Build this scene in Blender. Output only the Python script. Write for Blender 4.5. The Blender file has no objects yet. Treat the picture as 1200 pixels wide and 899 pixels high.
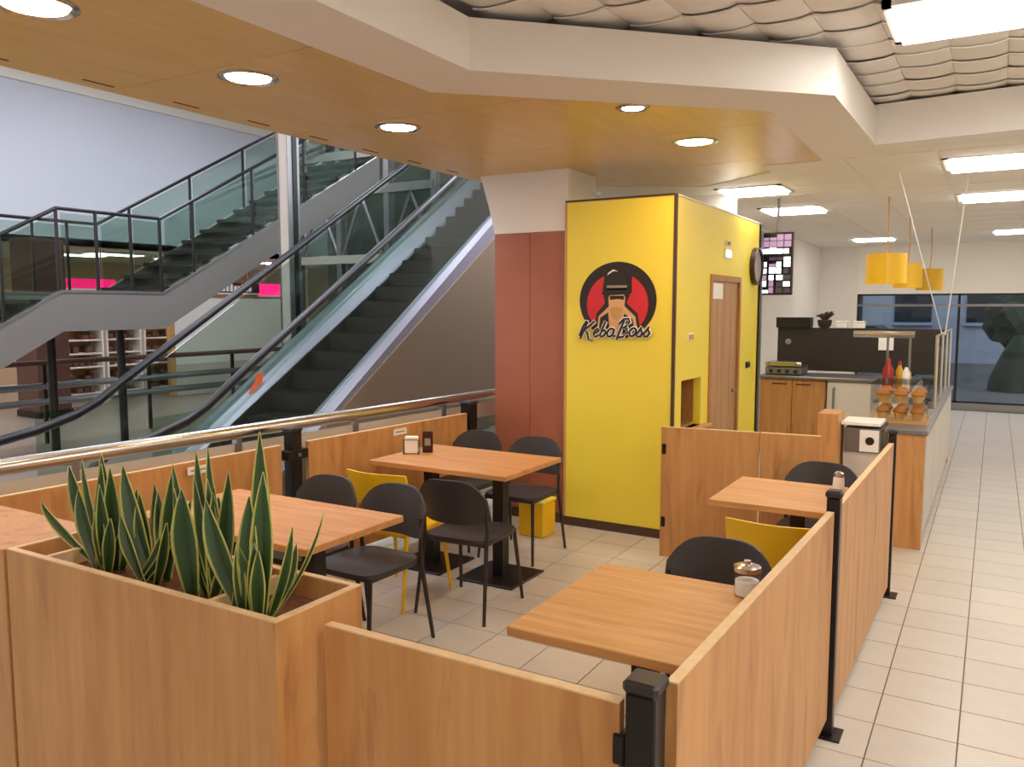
import bpy, bmesh, math, random
from mathutils import Vector, Matrix
random.seed(7)
sc = bpy.context.scene
C = bpy.data.collections.new('cafe'); sc.collection.children.link(C)

# ------------------------------------------------------------------ camera, world, exposure
CAM_H, YAW, PITCH, FPX = 1.75, 0.534, 0.0935, 955.0
cd = bpy.data.cameras.new('camera'); cam = bpy.data.objects.new('camera', cd); C.objects.link(cam)
cam.location = (0, 0, CAM_H); cam.rotation_euler = (math.pi/2 - PITCH, 0, YAW)
cd.sensor_fit = 'HORIZONTAL'; cd.sensor_width = 36.0; cd.lens = FPX/1200*36.0
cd.clip_start = 0.05; cd.clip_end = 200
sc.camera = cam
w = bpy.data.worlds.new('sky'); sc.world = w; w.use_nodes = True
bgn = w.node_tree.nodes['Background']; bgn.inputs[0].default_value = (0.68, 0.71, 0.79, 1); bgn.inputs[1].default_value = 2.4
vs = sc.view_settings; vs.view_transform = 'Standard'; vs.look = 'None'; vs.gamma = 1; vs.use_curve_mapping = False
vs.exposure = 1.05
PANEL_POWER, DOWN_POWER = 6.5, 44.0

# ------------------------------------------------------------------ materials
def lin(h):
    h = h.lstrip('#'); out = []
    for i in (0, 2, 4):
        c = int(h[i:i+2], 16)/255; out.append(c/12.92 if c <= .04045 else ((c+.055)/1.055)**2.4)
    return (*out, 1)
M = {}
def mat(name, col, rough=.5, metal=0., spec=.5, emit=None, es=0., trans=0., alpha=1., noise=0., nscale=8., bump=0., coat=0.):
    m = bpy.data.materials.new(name); m.use_nodes = True; nt = m.node_tree; b = nt.nodes['Principled BSDF']
    b.inputs['Base Color'].default_value = lin(col); b.inputs['Roughness'].default_value = rough
    b.inputs['Metallic'].default_value = metal; b.inputs['Specular IOR Level'].default_value = spec
    b.inputs['Transmission Weight'].default_value = trans; b.inputs['Alpha'].default_value = alpha
    b.inputs['Coat Weight'].default_value = coat
    if emit: b.inputs['Emission Color'].default_value = lin(emit); b.inputs['Emission Strength'].default_value = es
    if noise or bump:
        tc = nt.nodes.new('ShaderNodeTexCoord'); n = nt.nodes.new('ShaderNodeTexNoise'); n.inputs['Scale'].default_value = nscale; n.inputs['Detail'].default_value = 5
        nt.links.new(tc.outputs['Object'], n.inputs['Vector'])
        if noise:
            h = nt.nodes.new('ShaderNodeHueSaturation'); h.inputs['Color'].default_value = lin(col)
            mr = nt.nodes.new('ShaderNodeMapRange'); mr.inputs['From Min'].default_value = .3; mr.inputs['From Max'].default_value = .7
            mr.inputs['To Min'].default_value = 1-noise; mr.inputs['To Max'].default_value = 1+noise
            nt.links.new(n.outputs['Fac'], mr.inputs['Value']); nt.links.new(mr.outputs['Result'], h.inputs['Value']); nt.links.new(h.outputs['Color'], b.inputs['Base Color'])
        if bump:
            bp = nt.nodes.new('ShaderNodeBump'); bp.inputs['Strength'].default_value = bump; bp.inputs['Distance'].default_value = .01
            nt.links.new(n.outputs['Fac'], bp.inputs['Height']); nt.links.new(bp.outputs['Normal'], b.inputs['Normal'])
    M[name] = m; return m
def wood(name, light, dark, stretch=(14, 14, 1.2), rough=.42, knots=.6):
    m = bpy.data.materials.new(name); m.use_nodes = True; nt = m.node_tree; N = nt.nodes.new; Lk = nt.links.new; b = nt.nodes['Principled BSDF']
    tc = N('ShaderNodeTexCoord'); oi = N('ShaderNodeObjectInfo'); ad = N('ShaderNodeVectorMath'); ad.operation = 'ADD'
    mu = N('ShaderNodeVectorMath'); mu.operation = 'SCALE'; mu.inputs[0].default_value = (3.1, 2.3, 5.7)
    Lk(oi.outputs['Random'], mu.inputs['Scale']); Lk(tc.outputs['Object'], ad.inputs[0]); Lk(mu.outputs[0], ad.inputs[1])
    mp = N('ShaderNodeMapping'); mp.inputs['Scale'].default_value = stretch; Lk(ad.outputs[0], mp.inputs['Vector'])
    n1 = N('ShaderNodeTexNoise'); n1.inputs['Scale'].default_value = 1.6; n1.inputs['Detail'].default_value = 6; n1.inputs['Roughness'].default_value = .6; Lk(mp.outputs[0], n1.inputs['Vector'])
    mp2 = N('ShaderNodeMapping'); mp2.inputs['Scale'].default_value = (stretch[0]*.38, stretch[1]*.38, stretch[2]*.8); Lk(ad.outputs[0], mp2.inputs['Vector'])
    n2 = N('ShaderNodeTexNoise'); n2.inputs['Scale'].default_value = 2.6; n2.inputs['Detail'].default_value = 3; n2.inputs['Distortion'].default_value = .8; Lk(mp2.outputs[0], n2.inputs['Vector'])
    r1 = N('ShaderNodeValToRGB'); r1.color_ramp.elements[0].position = .28; r1.color_ramp.elements[0].color = lin(dark); r1.color_ramp.elements[1].position = .66; r1.color_ramp.elements[1].color = lin(light); Lk(n1.outputs['Fac'], r1.inputs['Fac'])
    r2 = N('ShaderNodeValToRGB'); r2.color_ramp.elements[0].position = .57; r2.color_ramp.elements[0].color = (0, 0, 0, 1); r2.color_ramp.elements[1].position = .74; r2.color_ramp.elements[1].color = (knots,)*3 + (1,); Lk(n2.outputs['Fac'], r2.inputs['Fac'])
    mx = N('ShaderNodeMix'); mx.data_type = 'RGBA'; Lk(r2.outputs['Color'], mx.inputs['Factor']); Lk(r1.outputs['Color'], mx.inputs[6])
    d = lin(dark); mx.inputs[7].default_value = (d[0]*.55, d[1]*.48, d[2]*.42, 1); Lk(mx.outputs[2], b.inputs['Base Color'])
    b.inputs['Roughness'].default_value = rough; b.inputs['Specular IOR Level'].default_value = .4
    bp = N('ShaderNodeBump'); bp.inputs['Strength'].default_value = .08; bp.inputs['Distance'].default_value = .004; Lk(n1.outputs['Fac'], bp.inputs['Height']); Lk(bp.outputs['Normal'], b.inputs['Normal'])
    M[name] = m; return m
wood('oak_v', '#d09b62', '#b9814a', (9, 9, .8))
wood('oak_edge', '#e6c79a', '#d8b384', rough=.5, knots=0)
wood('oak_top', '#d8a86f', '#c38c53', (1.6, 16, 16), rough=.45, knots=.15)
wood('oak_top_dim', '#cf985c', '#b87d45', (1.6, 16, 16), rough=.5, knots=.2)  # darker copy of oak_top: weaker light on the long tables put into the colour
wood('oak_dark', '#b9854f', '#96652f')
wood('ceil_wood', '#e2c176', '#d8b363', (9, 1.0, 9), rough=.28, knots=.05)
wood('door_wood', '#c0956a', '#a67b50', (12, 12, .8), knots=.1)
mat('plank_edge', '#5f4030', .6)
mat('cream', '#ebe5dd', .7, noise=.02, nscale=2)
mat('cream_gloss', '#f0ebe4', .45)
mat('white', '#e9e4dc', .5)
mat('yellow', '#f0db48', .42, noise=.015, nscale=2)
mat('yellow_plastic', '#f0bd18', .38)
mat('trim_dark', '#4a3626', .5)
mat('brick_brown', '#a35f43', .5, noise=.05, nscale=3)
mat('black_plastic', '#2b2523', .42)
mat('seat_grey', '#35302f', .45)
mat('black_metal', '#1f1a18', .35, .3)
mat('steel', '#c9c5c0', .22, 1.)
mat('steel_dull', '#8d8b8c', .4, .8)
mat('deck', '#9c99a8', .4, .5)
mat('rubber', '#15161a', .35)
mat('esc_dark', '#1d1a18', .4, .2)
mat('step', '#3e3a38', .45, .5)
mat('clad', '#8d7763', .42, .15)
mat('stringer', '#77736f', .5)
mat('grout', '#7d7062', .85)
mat('mall_floor', '#a79a8c', .3, noise=.04, nscale=3)
mat('wall_blue', '#d6dae4', .8, noise=.01, nscale=1)
mat('wall_peach', '#d8bfa4', .8)
mat('soil', '#6b4127', .95, noise=.4, nscale=60, bump=.8)
mat('glass_pot', '#f4efe8', .1, trans=.6)
mat('magenta', '#e01560', .5, emit='#f01868', es=1.1)
mat('board_white', '#efe9df', .6)
mat('sign_dark', '#4b1d1d', .5)
mat('red', '#d0202a', .5); mat('skin', '#d8a878', .6); mat('print_white', '#f3efe6', .6); mat('print_black', '#241a14', .6)
mat('print_grey', '#8f8880', .6)
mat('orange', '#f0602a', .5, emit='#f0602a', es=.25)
mat('tan', '#c79a5d', .5); mat('crust', '#b5702e', .7, noise=.15, nscale=30)
mat('ketchup', '#a02a22', .35); mat('mustard', '#d8a425', .35); mat('bottle_dark', '#3a1d18', .25)
mat('foliage', '#20301c', .9, noise=.3, nscale=6); mat('bark', '#3b2f27', .9)
mat('asphalt', '#4a4a48', .9); mat('facade', '#959aa6', .9); mat('car_paint', '#2c3236', .25, .3)
mat('pane_dark', '#2c3138', .15); mat('teal', '#4c7c7e', .7)
mat('brown_pillar', '#5c3a30', .5)
mat('shoe', '#6a4a3a', .7, noise=.5, nscale=9)
mat('lamp_white', '#ffffff', .5, emit='#fffaf4', es=PANEL_POWER)
mat('lamp_warm', '#ffffff', .5, emit='#ffd6a6', es=DOWN_POWER)
mat('lamp_warm_soft', '#ffffff', .5, emit='#ffd6a6', es=DOWN_POWER*.7)
mat('lamp_cool', '#ffffff', .5, emit='#fff6ea', es=6)
mat('lamp_fill', '#ffffff', .5, emit='#eef1ff', es=5.4)  # glow of the added atrium fill panels
mat('screen_bg', '#101014', .2); mat('screen_white', '#ffffff', .4, emit='#eef0ff', es=1.3); mat('screen_purple', '#8a7090', .4, emit='#a08098', es=.4); mat('screen_dark', '#3a3038', .4, emit='#584850', es=.2)
mat('curb', '#c9c0b4', .7)

def glass(name, tint, fac, rough=.03):
    # architectural glass: straight-through transparency with a clear-coat reflection, tinted
    m = bpy.data.materials.new(name); m.use_nodes = True; nt = m.node_tree; nt.nodes.clear(); N = nt.nodes.new; Lk = nt.links.new
    o = N('ShaderNodeOutputMaterial'); t = N('ShaderNodeBsdfTransparent'); t.inputs[0].default_value = lin(tint); g = N('ShaderNodeBsdfGlossy'); g.inputs['Roughness'].default_value = rough
    lw = N('ShaderNodeLayerWeight'); pw = N('ShaderNodeMath'); pw.operation = 'POWER'; pw.inputs[1].default_value = 5; Lk(lw.outputs['Facing'], pw.inputs[0])
    ma = N('ShaderNodeMath'); ma.operation = 'MULTIPLY_ADD'; ma.inputs[1].default_value = fac*.9; ma.inputs[2].default_value = .035*fac; Lk(pw.outputs[0], ma.inputs[0]); mx = N('ShaderNodeMixShader'); Lk(ma.outputs[0], mx.inputs[0]); Lk(t.outputs[0], mx.inputs[1]); Lk(g.outputs[0], mx.inputs[2]); Lk(mx.outputs[0], o.inputs[0])
    M[name] = m
glass('glass_green', '#e2ebe6', .7); glass('glass_clear', '#fafcfb', .8); glass('glass_dark', '#c8ced2', .8)

# floor tile: object-random tint
def tile_mat():
    m = mat('tile', '#cec5b8', .3); nt = m.node_tree; b = nt.nodes['Principled BSDF']; N = nt.nodes.new; Lk = nt.links.new
    oi = N('ShaderNodeObjectInfo'); mr = N('ShaderNodeMapRange'); mr.inputs['To Min'].default_value = .95; mr.inputs['To Max'].default_value = 1.04
    tc = N('ShaderNodeTexCoord'); n = N('ShaderNodeTexNoise'); n.inputs['Scale'].default_value = 9; n.inputs['Detail'].default_value = 6; Lk(tc.outputs['Object'], n.inputs['Vector'])
    mr2 = N('ShaderNodeMapRange'); mr2.inputs['To Min'].default_value = .93; mr2.inputs['To Max'].default_value = 1.07; Lk(n.outputs['Fac'], mr2.inputs['Value'])
    ml = N('ShaderNodeMath'); ml.operation = 'MULTIPLY'; h = N('ShaderNodeHueSaturation'); h.inputs['Color'].default_value = lin('#cec5b8')
    Lk(oi.outputs['Random'], mr.inputs['Value']); Lk(mr.outputs[0], ml.inputs[0]); Lk(mr2.outputs[0], ml.inputs[1]); Lk(ml.outputs[0], h.inputs['Value']); Lk(h.outputs[0], b.inputs['Base Color'])
tile_mat()
def leaf_mat():
    m = mat('leaf', '#2f4a26', .4); nt = m.node_tree; b = nt.nodes['Principled BSDF']; N = nt.nodes.new; Lk = nt.links.new
    uv = N('ShaderNodeUVMap'); uv.uv_map = 'UVMap'; sp = N('ShaderNodeSeparateXYZ'); Lk(uv.outputs[0], sp.inputs[0])
    r = N('ShaderNodeValToRGB'); e = r.color_ramp.elements; e[0].position = .0; e[0].color = lin('#c9c06a'); e[1].position = .07; e[1].color = lin('#a9ad58')
    for p_, c_ in ((.11, '#3a5a2c'), (.5, '#2a4824'), (.89, '#3a5a2c'), (.93, '#a9ad58'), (1., '#c9c06a')): x = e.new(p_); x.color = lin(c_)
    Lk(sp.outputs[0], r.inputs[0])
    n = N('ShaderNodeTexNoise'); n.inputs['Scale'].default_value = 30; mp = N('ShaderNodeMapping'); mp.inputs['Scale'].default_value = (.4, 1.6, 1); Lk(uv.outputs[0], mp.inputs[0]); Lk(mp.outputs[0], n.inputs['Vector'])
    mr = N('ShaderNodeMapRange'); mr.inputs['To Min'].default_value = .7; mr.inputs['To Max'].default_value = 1.3; Lk(n.outputs['Fac'], mr.inputs['Value'])
    h = N('ShaderNodeHueSaturation'); Lk(mr.outputs[0], h.inputs['Value']); Lk(r.outputs[0], h.inputs['Color']); Lk(h.outputs[0], b.inputs['Base Color'])
leaf_mat()

# ------------------------------------------------------------------ mesh helpers
def B(): return bmesh.new()
def box(bm, x0, x1, y0, y1, z0, z1, rot=None, piv=None, bev=0):
    vs_ = [bm.verts.new((x, y, z)) for x in (x0, x1) for y in (y0, y1) for z in (z0, z1)]
    f = [bm.faces.new([vs_[i] for i in q]) for q in ((0, 1, 3, 2), (4, 6, 7, 5), (0, 4, 5, 1), (2, 3, 7, 6), (0, 2, 6, 4), (1, 5, 7, 3))]
    if bev: 
        r = bmesh.ops.bevel(bm, geom=list({e for x in f for e in x.edges}), offset=bev, segments=1, affect='EDGES', profile=.5)
        vs_ = list({v for x in r['faces'] for v in x.verts} | {v for v in vs_ if v.is_valid})
    if rot is not None: bmesh.ops.rotate(bm, verts=vs_, cent=piv or (0, 0, 0), matrix=rot)
    return vs_
def prism(bm, poly, z0, z1):
    a = [bm.verts.new((x, y, z0)) for x, y in poly]; b = [bm.verts.new((x, y, z1)) for x, y in poly]; n = len(poly)
    bm.faces.new(a[::-1]); bm.faces.new(b)
    for i in range(n): bm.faces.new((a[i], a[(i+1) % n], b[(i+1) % n], b[i]))
def extr(bm, pts, off):  # planar polygon (3D points) extruded by vector
    a = [bm.verts.new(p) for p in pts]; b = [bm.verts.new(Vector(p)+Vector(off)) for p in pts]; n = len(pts)
    bm.faces.new(a[::-1]); bm.faces.new(b)
    for i in range(n): bm.faces.new((a[i], a[(i+1) % n], b[(i+1) % n], b[i]))
def tube(bm, pts, r, seg=8, cap=True, closed=False, flat=None):
    pts = [Vector(p) for p in pts]; n = len(pts); rings = []
    rr = r if isinstance(r, (list, tuple)) else [r]*n
    up0 = None
    for i, p in enumerate(pts):
        d = (pts[(i+1) % n]-pts[i-1]) if closed else (pts[min(i+1, n-1)]-pts[max(i-1, 0)])
        d.normalize(); ref = Vector((0, 0, 1)) if abs(d.z) < .95 else Vector((0, 1, 0))
        s = d.cross(ref).normalized(); u = s.cross(d)
        if up0 is not None and u.dot(up0) < 0 and abs(d.z) > .8: u, s = -u, -s
        up0 = u
        sx, sy = (1, 1) if flat is None else flat
        rings.append([bm.verts.new(p + s*math.cos(2*math.pi*k/seg)*rr[i]*sx + u*math.sin(2*math.pi*k/seg)*rr[i]*sy) for k in range(seg)])
    m = n if closed else n-1
    for i in range(m):
        a, b = rings[i], rings[(i+1) % n]
        for k in range(seg): bm.faces.new((a[k], a[(k+1) % seg], b[(k+1) % seg], b[k]))
    if cap and not closed: bm.faces.new(rings[0][::-1]); bm.faces.new(rings[-1])
def lathe(bm, prof, seg=20, c=(0, 0, 0)):
    rings = []
    for r, z in prof: rings.append([bm.verts.new((c[0]+max(r, 1e-4)*math.cos(2*math.pi*k/seg), c[1]+max(r, 1e-4)*math.sin(2*math.pi*k/seg), c[2]+z)) for k in range(seg)])
    for a, b in zip(rings, rings[1:]):
        for k in range(seg): bm.faces.new((a[k], a[(k+1) % seg], b[(k+1) % seg], b[k]))
    bm.faces.new(rings[0][::-1]); bm.faces.new(rings[-1])
def mesh(name, bm, smooth=False):
    bmesh.ops.recalc_face_normals(bm, faces=bm.faces)
    me = bpy.data.meshes.new(name); bm.to_mesh(me); bm.free()
    if smooth:
        for p in me.polygons: p.use_smooth = True
        me.set_sharp_from_angle(angle=math.radians(40))
    return me
def obj(name, bm, m, parent=None, loc=(0, 0, 0), rz=0, smooth=False):
    me = mesh(name, bm, smooth) if isinstance(bm, bmesh.types.BMesh) else bm
    if m is not None and not me.materials: me.materials.append(M[m])
    o = bpy.data.objects.new(name, me); C.objects.link(o); o.location = loc; o.rotation_euler = (0, 0, rz)
    if parent: o.parent = parent
    return o
def tag(o, label, cat, group=None, kind=None):
    o['label'] = label; o['category'] = cat
    if group: o['group'] = group
    if kind: o['kind'] = kind
    return o
def thing(name, label, cat, loc=(0, 0, 0), rz=0, group=None):
    o = bpy.data.objects.new(name, None); C.objects.link(o); o.location = loc; o.rotation_euler = (0, 0, rz); o.empty_display_size = .1
    return tag(o, label, cat, group)
def struct(name, bm, m, label, cat, parent=None, **k):
    o = obj(name, bm, m, parent, **k)
    if parent is None: tag(o, label, cat, kind='structure')
    return o
def bx(name, dims, m, parent=None, bev=0, **k):
    b = B(); box(b, *dims, bev=bev); return obj(name, b, m, parent, **k)
def sbx(name, dims, m, label, cat, bev=0): return tag(bx(name, dims, m, bev=bev), label, cat, kind='structure')
def empties_struct(name, label, cat, loc=(0, 0, 0)):
    o = thing(name, label, cat, loc); o['kind'] = 'structure'; return o

# ------------------------------------------------------------------ floor
b = B(); box(b, -4.05, 4.2, -6, 15.8, -.12, -.004)
floor = struct('floor', b, 'grout', 'beige square tiled floor of the seating area and the walkway', 'floor')
T, X0, Y0, GAP = .31, -.36, 3.30, .006
b = B(); box(b, GAP/2, T-GAP/2, GAP/2, T-GAP/2, -.02, 0); bmesh.ops.translate(b, verts=b.verts, vec=(-T/2, -T/2, 0)); tile_me = mesh('tile', b); tile_me.materials.append(M['tile'])
cells = []
for i in range(-12, 15):
    for j in range(-24, 41):
        x, y = X0+(i+.5)*T, Y0+(j+.5)*T
        if x < -3.95 or x > 4.1 or y > 15.7: continue
        dx, dy = x*math.cos(YAW)+y*math.sin(YAW), -x*math.sin(YAW)+y*math.cos(YAW)
        u, v = (600+FPX*dx/dy, 342+FPX*CAM_H/dy) if dy > .3 else (9e9, 9e9)
        seen = -40 < u < 1240 and v < 930 and y > 2.0
        if seen and x < -2.05 and y > 5.9: seen = False
        if seen and -.5 > x and 1.5 < y and (u < 430 and v > 650): seen = False
        cells.append((0 if seen else 1, x*x+y*y, x, y))
cells.sort()
rest = B()
for k, (s, d, x, y) in enumerate(cells):
    if k < 300: obj('tile', tile_me, None, floor, loc=(x, y, 0))
    elif y > -1: box(rest, x-T/2+GAP/2, x+T/2-GAP/2, y-T/2+GAP/2, y+T/2-GAP/2, -.02, 0)
o = obj('far_tile', rest, 'tile', floor); o['kind'] = 'stuff'
sbx('floor_mall', (-21, -4.05, -6, 24, -.14, -.01), 'mall_floor', 'pale stone floor of the mall hall beyond the railing', 'floor')

# ------------------------------------------------------------------ ceilings
Z1, Z2 = 2.83, 3.06
WOODP = [(-3.9, -6), (-2.45, -6), (-2.50, 3.42), (-1.12, 4.71), (-1.15, 6.42), (-2.3, 7.3), (-3.19, 6.75), (-3.9, 6.1)]
b = B(); prism(b, WOODP, Z1+.012, Z1+.10)
soffit = struct('ceiling_soffit', b, 'plank_edge', 'wood veneer dropped ceiling over the seating area', 'ceiling')
ys = [-6, -4.6, -3.4, -2.2, -1.0, .2, 1.4, 2.6, 3.8, 5.0, 6.2, 7.3]
for y0, y1 in zip(ys, ys[1:]):
    b = B(); prism(b, WOODP, Z1, Z1+.012)
    for co, no in (((0, y0+.002, 0), (0, 1, 0)), ((0, y1-.002, 0), (0, -1, 0))):
        r = bmesh.ops.bisect_plane(b, geom=b.verts[:]+b.edges[:]+b.faces[:], plane_co=co, plane_no=no, clear_inner=True)
        ed = [e for e in r['geom_cut'] if isinstance(e, bmesh.types.BMEdge)]
        if ed: bmesh.ops.holes_fill(b, edges=b.edges[:], sides=0)
    obj('ceiling_panel', b, 'ceil_wood', soffit)
# dark slots along the open edge
for k in range(9):
    y = 1.9+k*.5; b = B(); box(b, -3.80, -3.785, y, y+.16, Z1-.002, Z1+.004); obj('vent_slot', b, 'plank_edge', soffit)
# cream border with bright fascia
IN = [(-2.45, -6), (-2.50, 3.42), (-1.12, 4.71), (-1.15, 6.42), (-2.3, 7.3), (-3.19, 6.75)]
OUT = [(-2.08, -6), (-2.12, 3.20), (-.76, 4.52), (-.74, 6.15), (-2.44, 7.84), (-3.3, 7.3)]
b = B()
for i in range(len(IN)-1): prism(b, [IN[i], OUT[i], OUT[i+1], IN[i+1]], Z1-.004, Z2)
bmesh.ops.remove_doubles(b, verts=b.verts, dist=.0005)
struct('trim_1', b, 'cream', 'cream angular border beam around the wood ceiling', 'beam')
# corridor ceiling
b = B(); prism(b, [(-.74, 6.13), (4.2, 5.75), (4.2, 15.8), (-4.6, 15.8), (-4.6, 7.3), (-3.3, 7.3), (-2.44, 7.84)], Z1, Z2)
cc = struct('ceiling_corridor', b, 'cream', 'pale panelled lower ceiling over the far walkway', 'ceiling')
b = B(); box(b, -.29, .29, -.29, .29, -.006, 0); cp = mesh('ceiling_panel', b); cp.materials.append(M['cream'])
for i in range(-3, 4):
    for j in range(0, 15):
        x, y = -.1+i*.6, 6.75+j*.6
        if x < -1.3 and y < 8.0: continue
        obj('ceiling_panel', cp, None, cc, loc=(x, y, Z1))
b = B(); prism(b, [(-.76, 5.98), (4.2, 5.6), (4.2, 5.76), (-.74, 6.14)], Z1-.01, Z2+.02)
struct('trim_2', b, 'cream_gloss', 'cream cross beam spanning the walkway ceiling', 'beam')
# high ceiling with sagging pillow tiles
b = B(); box(b, -3.9, 4.2, -6, 6.3, Z2+.085, Z2+.16)
hc = struct('ceiling_high', b, 'cream', 'high ceiling of overlapping pale pillow tiles', 'ceiling')
def pillow(w, d):
    b = B(); n = 6; g = {}
    for i in range(n+1):
        for j in range(n+1):
            u, v = i/n*2-1, j/n*2-1
            z = -.015*(1-abs(u)**3) + .008*v - .003*(1-v*v)
            g[i, j] = b.verts.new((u*w/2, v*d/2, z))
    top = {}
    for k, vv in g.items(): top[k] = b.verts.new(vv.co+Vector((0, 0, .008)))
    for i in range(n):
        for j in range(n):
            b.faces.new((g[i, j], g[i, j+1], g[i+1, j+1], g[i+1, j])); b.faces.new((top[i, j], top[i+1, j], top[i+1, j+1], top[i, j+1]))
    for i in range(n):
        b.faces.new((g[i, 0], g[i+1, 0], top[i+1, 0], top[i, 0])); b.faces.new((g[i, n], top[i, n], top[i+1, n], g[i+1, n]))
        b.faces.new((g[0, i], top[0, i], top[0, i+1], g[0, i+1])); b.faces.new((g[n, i], g[n, i+1], top[n, i+1], top[n, i]))
    return mesh('ceiling_tile', b, True)
pm = pillow(.263, .318); pm.materials.append(M['cream_gloss'])
for i in range(-9, 12):
    for j in range(0, 15):
        x, y = -.14+i*.265, 1.95+j*.29
        if y > 6.1: continue
        if -.40 < x < .66 and 4.12 < y < 4.58: continue
        # only where the high ceiling is open below
        if x < -2.1 or (x < -.8 and y > 3.1+(x+2.1)*.985+.35): continue
        obj('ceiling_tile', pm, None, hc, loc=(x, y, Z2+.055+random.uniform(-.003, .003)))
sbx('ceiling_slab', (-3.9, 4.2, -6, 15.9, Z2+.16, Z2+.5), 'cream', 'floor slab of the storey above', 'slab')

# ------------------------------------------------------------------ lamps
def light_panel(label, x, y, z, wx, wy):
    t = thing('ceiling_light', label, 'light', (x, y, z), group='square ceiling light panels')
    b = B()
    for dx, dy, sx, sy in ((-wx/2, 0, .02, wy/2+.02), (wx/2, 0, .02, wy/2+.02), (0, -wy/2, wx/2+.02, .02), (0, wy/2, wx/2+.02, .02)): box(b, dx-sx, dx+sx, dy-sy, dy+sy, -.012, .02)
    obj('frame', b, 'white', t); bx('diffuser', (-wx/2+.02, wx/2-.02, -wy/2+.02, wy/2-.02, -.03, .01), 'lamp_white', t); return t
light_panel('large bright ceiling light panel nearest above the walkway, cut by the frame corner', .12, 4.35, Z2+.02, 1.2, .56)
light_panel('ceiling light panel just beyond the cream cross beam', .0, 7.12, Z1, .74, .62)
light_panel('second ceiling light panel beyond the cream cross beam', .02, 9.3, Z1, .76, .62)
light_panel('farthest ceiling light panel at the right edge, near the dark window', .3, 13.7, Z1, .76, .6)
light_panel('ceiling light panel right above the yellow kiosk roof', -1.98, 7.75, Z1, .56, .5)
light_panel('ceiling light panel above the menu screen', -1.98, 9.5, Z1, .62, .6)
light_panel('small far ceiling light panel left of the yellow pendant lamps', -1.72, 14.2, Z1, .6, .5)
light_panel('added unseen fill light panel above the near walkway', .9, 1.2, Z2+.02, 1.2, .56)  # unseen panel, added to raise the ambient light
for x, y, nm in ((2.6, 1.2, 'right of the near walkway'), (2.6, 4.35, 'right of the bright panel by the tiles'), (.9, -1.8, 'just behind the viewpoint'), (2.6, -1.8, 'behind the viewpoint by the right wall'), (.9, -4.4, 'by the rear wall'), (2.6, -4.4, 'in the rear right corner')): light_panel('added fill light panel outside the frame, %s' % nm, x, y, Z2+.02, 1.2, .56)  # unseen panels added as fill, the rear ones for surfaces facing the camera
for x, y, nm in ((2.2, 7.12, 'nearest'), (2.2, 9.3, 'second'), (2.2, 11.5, 'third'), (2.2, 13.7, 'last')): light_panel('added fill light panel by the right wall outside the frame, %s beyond the cross beam' % nm, x, y, Z1, .76, .62)  # unseen row along the right wall, added for more ambient light
def downlight(label, x, y, r, lamp='lamp_warm'):
    t = thing('downlight', label, 'light', (x, y, Z1), group='round downlights in the wood ceiling')
    b = B(); n = 28
    pr = [(r, 0), (r+.018, -.012), (r+.035, -.004), (r+.035, .004)]
    rg = [[b.verts.new((q*math.cos(2*math.pi*k/n), q*math.sin(2*math.pi*k/n), z)) for k in range(n)] for q, z in pr]
    for a, c in zip(rg, rg[1:]):
        for k in range(n): b.faces.new((a[k], a[(k+1) % n], c[(k+1) % n], c[k]))
    obj('rim', b, 'steel', t, smooth=True)
    b = B(); lathe(b, [(r, 0), (r*.96, -.006), (r*.6, -.003), (0, -.003)][::-1], 28); obj('diffuser', b, lamp, t)
downlight('round downlight at the top left corner of the wood ceiling', -3.02, 1.74, .115, 'lamp_warm_soft')
downlight('largest full round downlight in the wood ceiling', -3.09, 2.78, .105, 'lamp_warm_soft')
downlight('round downlight in the wood ceiling before the cream column', -3.15, 3.98, .105, 'lamp_warm_soft')
downlight('thin round downlight near the diagonal cream border', -1.75, 4.25, .06)
downlight('round downlight above the yellow kiosk front', -1.75, 5.31, .115)

# ------------------------------------------------------------------ column and kiosk
KY, KX = 5.78, -2.03
b = B(); box(b, -3.60, -2.93, KY+.04, KY+.55, 0, 2.35)
col = struct('column', b, 'brick_brown', 'square column clad in reddish brown panels beside the yellow kiosk', 'column')
for k in range(2): bx('cladding_panel', (-3.6+k*.335+.002, -3.6+(k+1)*.335-.002, KY+.028, KY+.04, .08, 2.345), 'brick_brown', col)
b = B(); extr(b, [(-3.6, KY+.03, 2.35), (-2.925, KY+.03, 2.35), (-2.925, KY+.03, Z1), (-3.74, KY+.03, Z1), (-3.66, KY+.03, 2.58)], (0, .52, 0)); obj('capital', b, 'cream', col)
sbx('wall_front', (-2.92, KX, KY, KY+.06, .07, 2.56), 'yellow', 'yellow front wall of the kiosk carrying the round logo', 'wall')
ws = B(); HX = KX-.06
DY0, DY1, DZ = 6.63, 7.55, 2.02
HY0, HY1, HZ0, HZ1 = 5.96, 6.44, .80, 1.19
YE = 8.26
for y0, y1, z0, z1 in ((KY+.06, HY0, .07, 2.56), (HY0, HY1, .07, HZ0), (HY0, HY1, HZ1, 2.56), (HY1, DY0, .07, 2.56), (DY0, DY1, DZ, 2.56), (DY1, YE, .07, 2.56)): box(ws, HX, KX, y0, y1, z0, z1)
bmesh.ops.remove_doubles(ws, verts=ws.verts, dist=.0005)
struct('wall_side', ws, 'yellow', 'yellow side wall of the kiosk with serving hatch and door', 'wall')
sbx('wall_kiosk_back', (-2.92, KX, YE-.06, YE, 0, 2.56), 'yellow', 'yellow rear wall of the kiosk', 'wall')
sbx('baseboard_front', (-2.93, KX+.006, KY-.008, KY+.05, 0, .07), 'trim_dark', 'dark skirting under the yellow kiosk front', 'skirting')
sbx('baseboard_side', (KX-.05, KX+.008, KY+.05, DY0, 0, .07), 'trim_dark', 'dark skirting under the yellow kiosk side wall', 'skirting')
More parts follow.
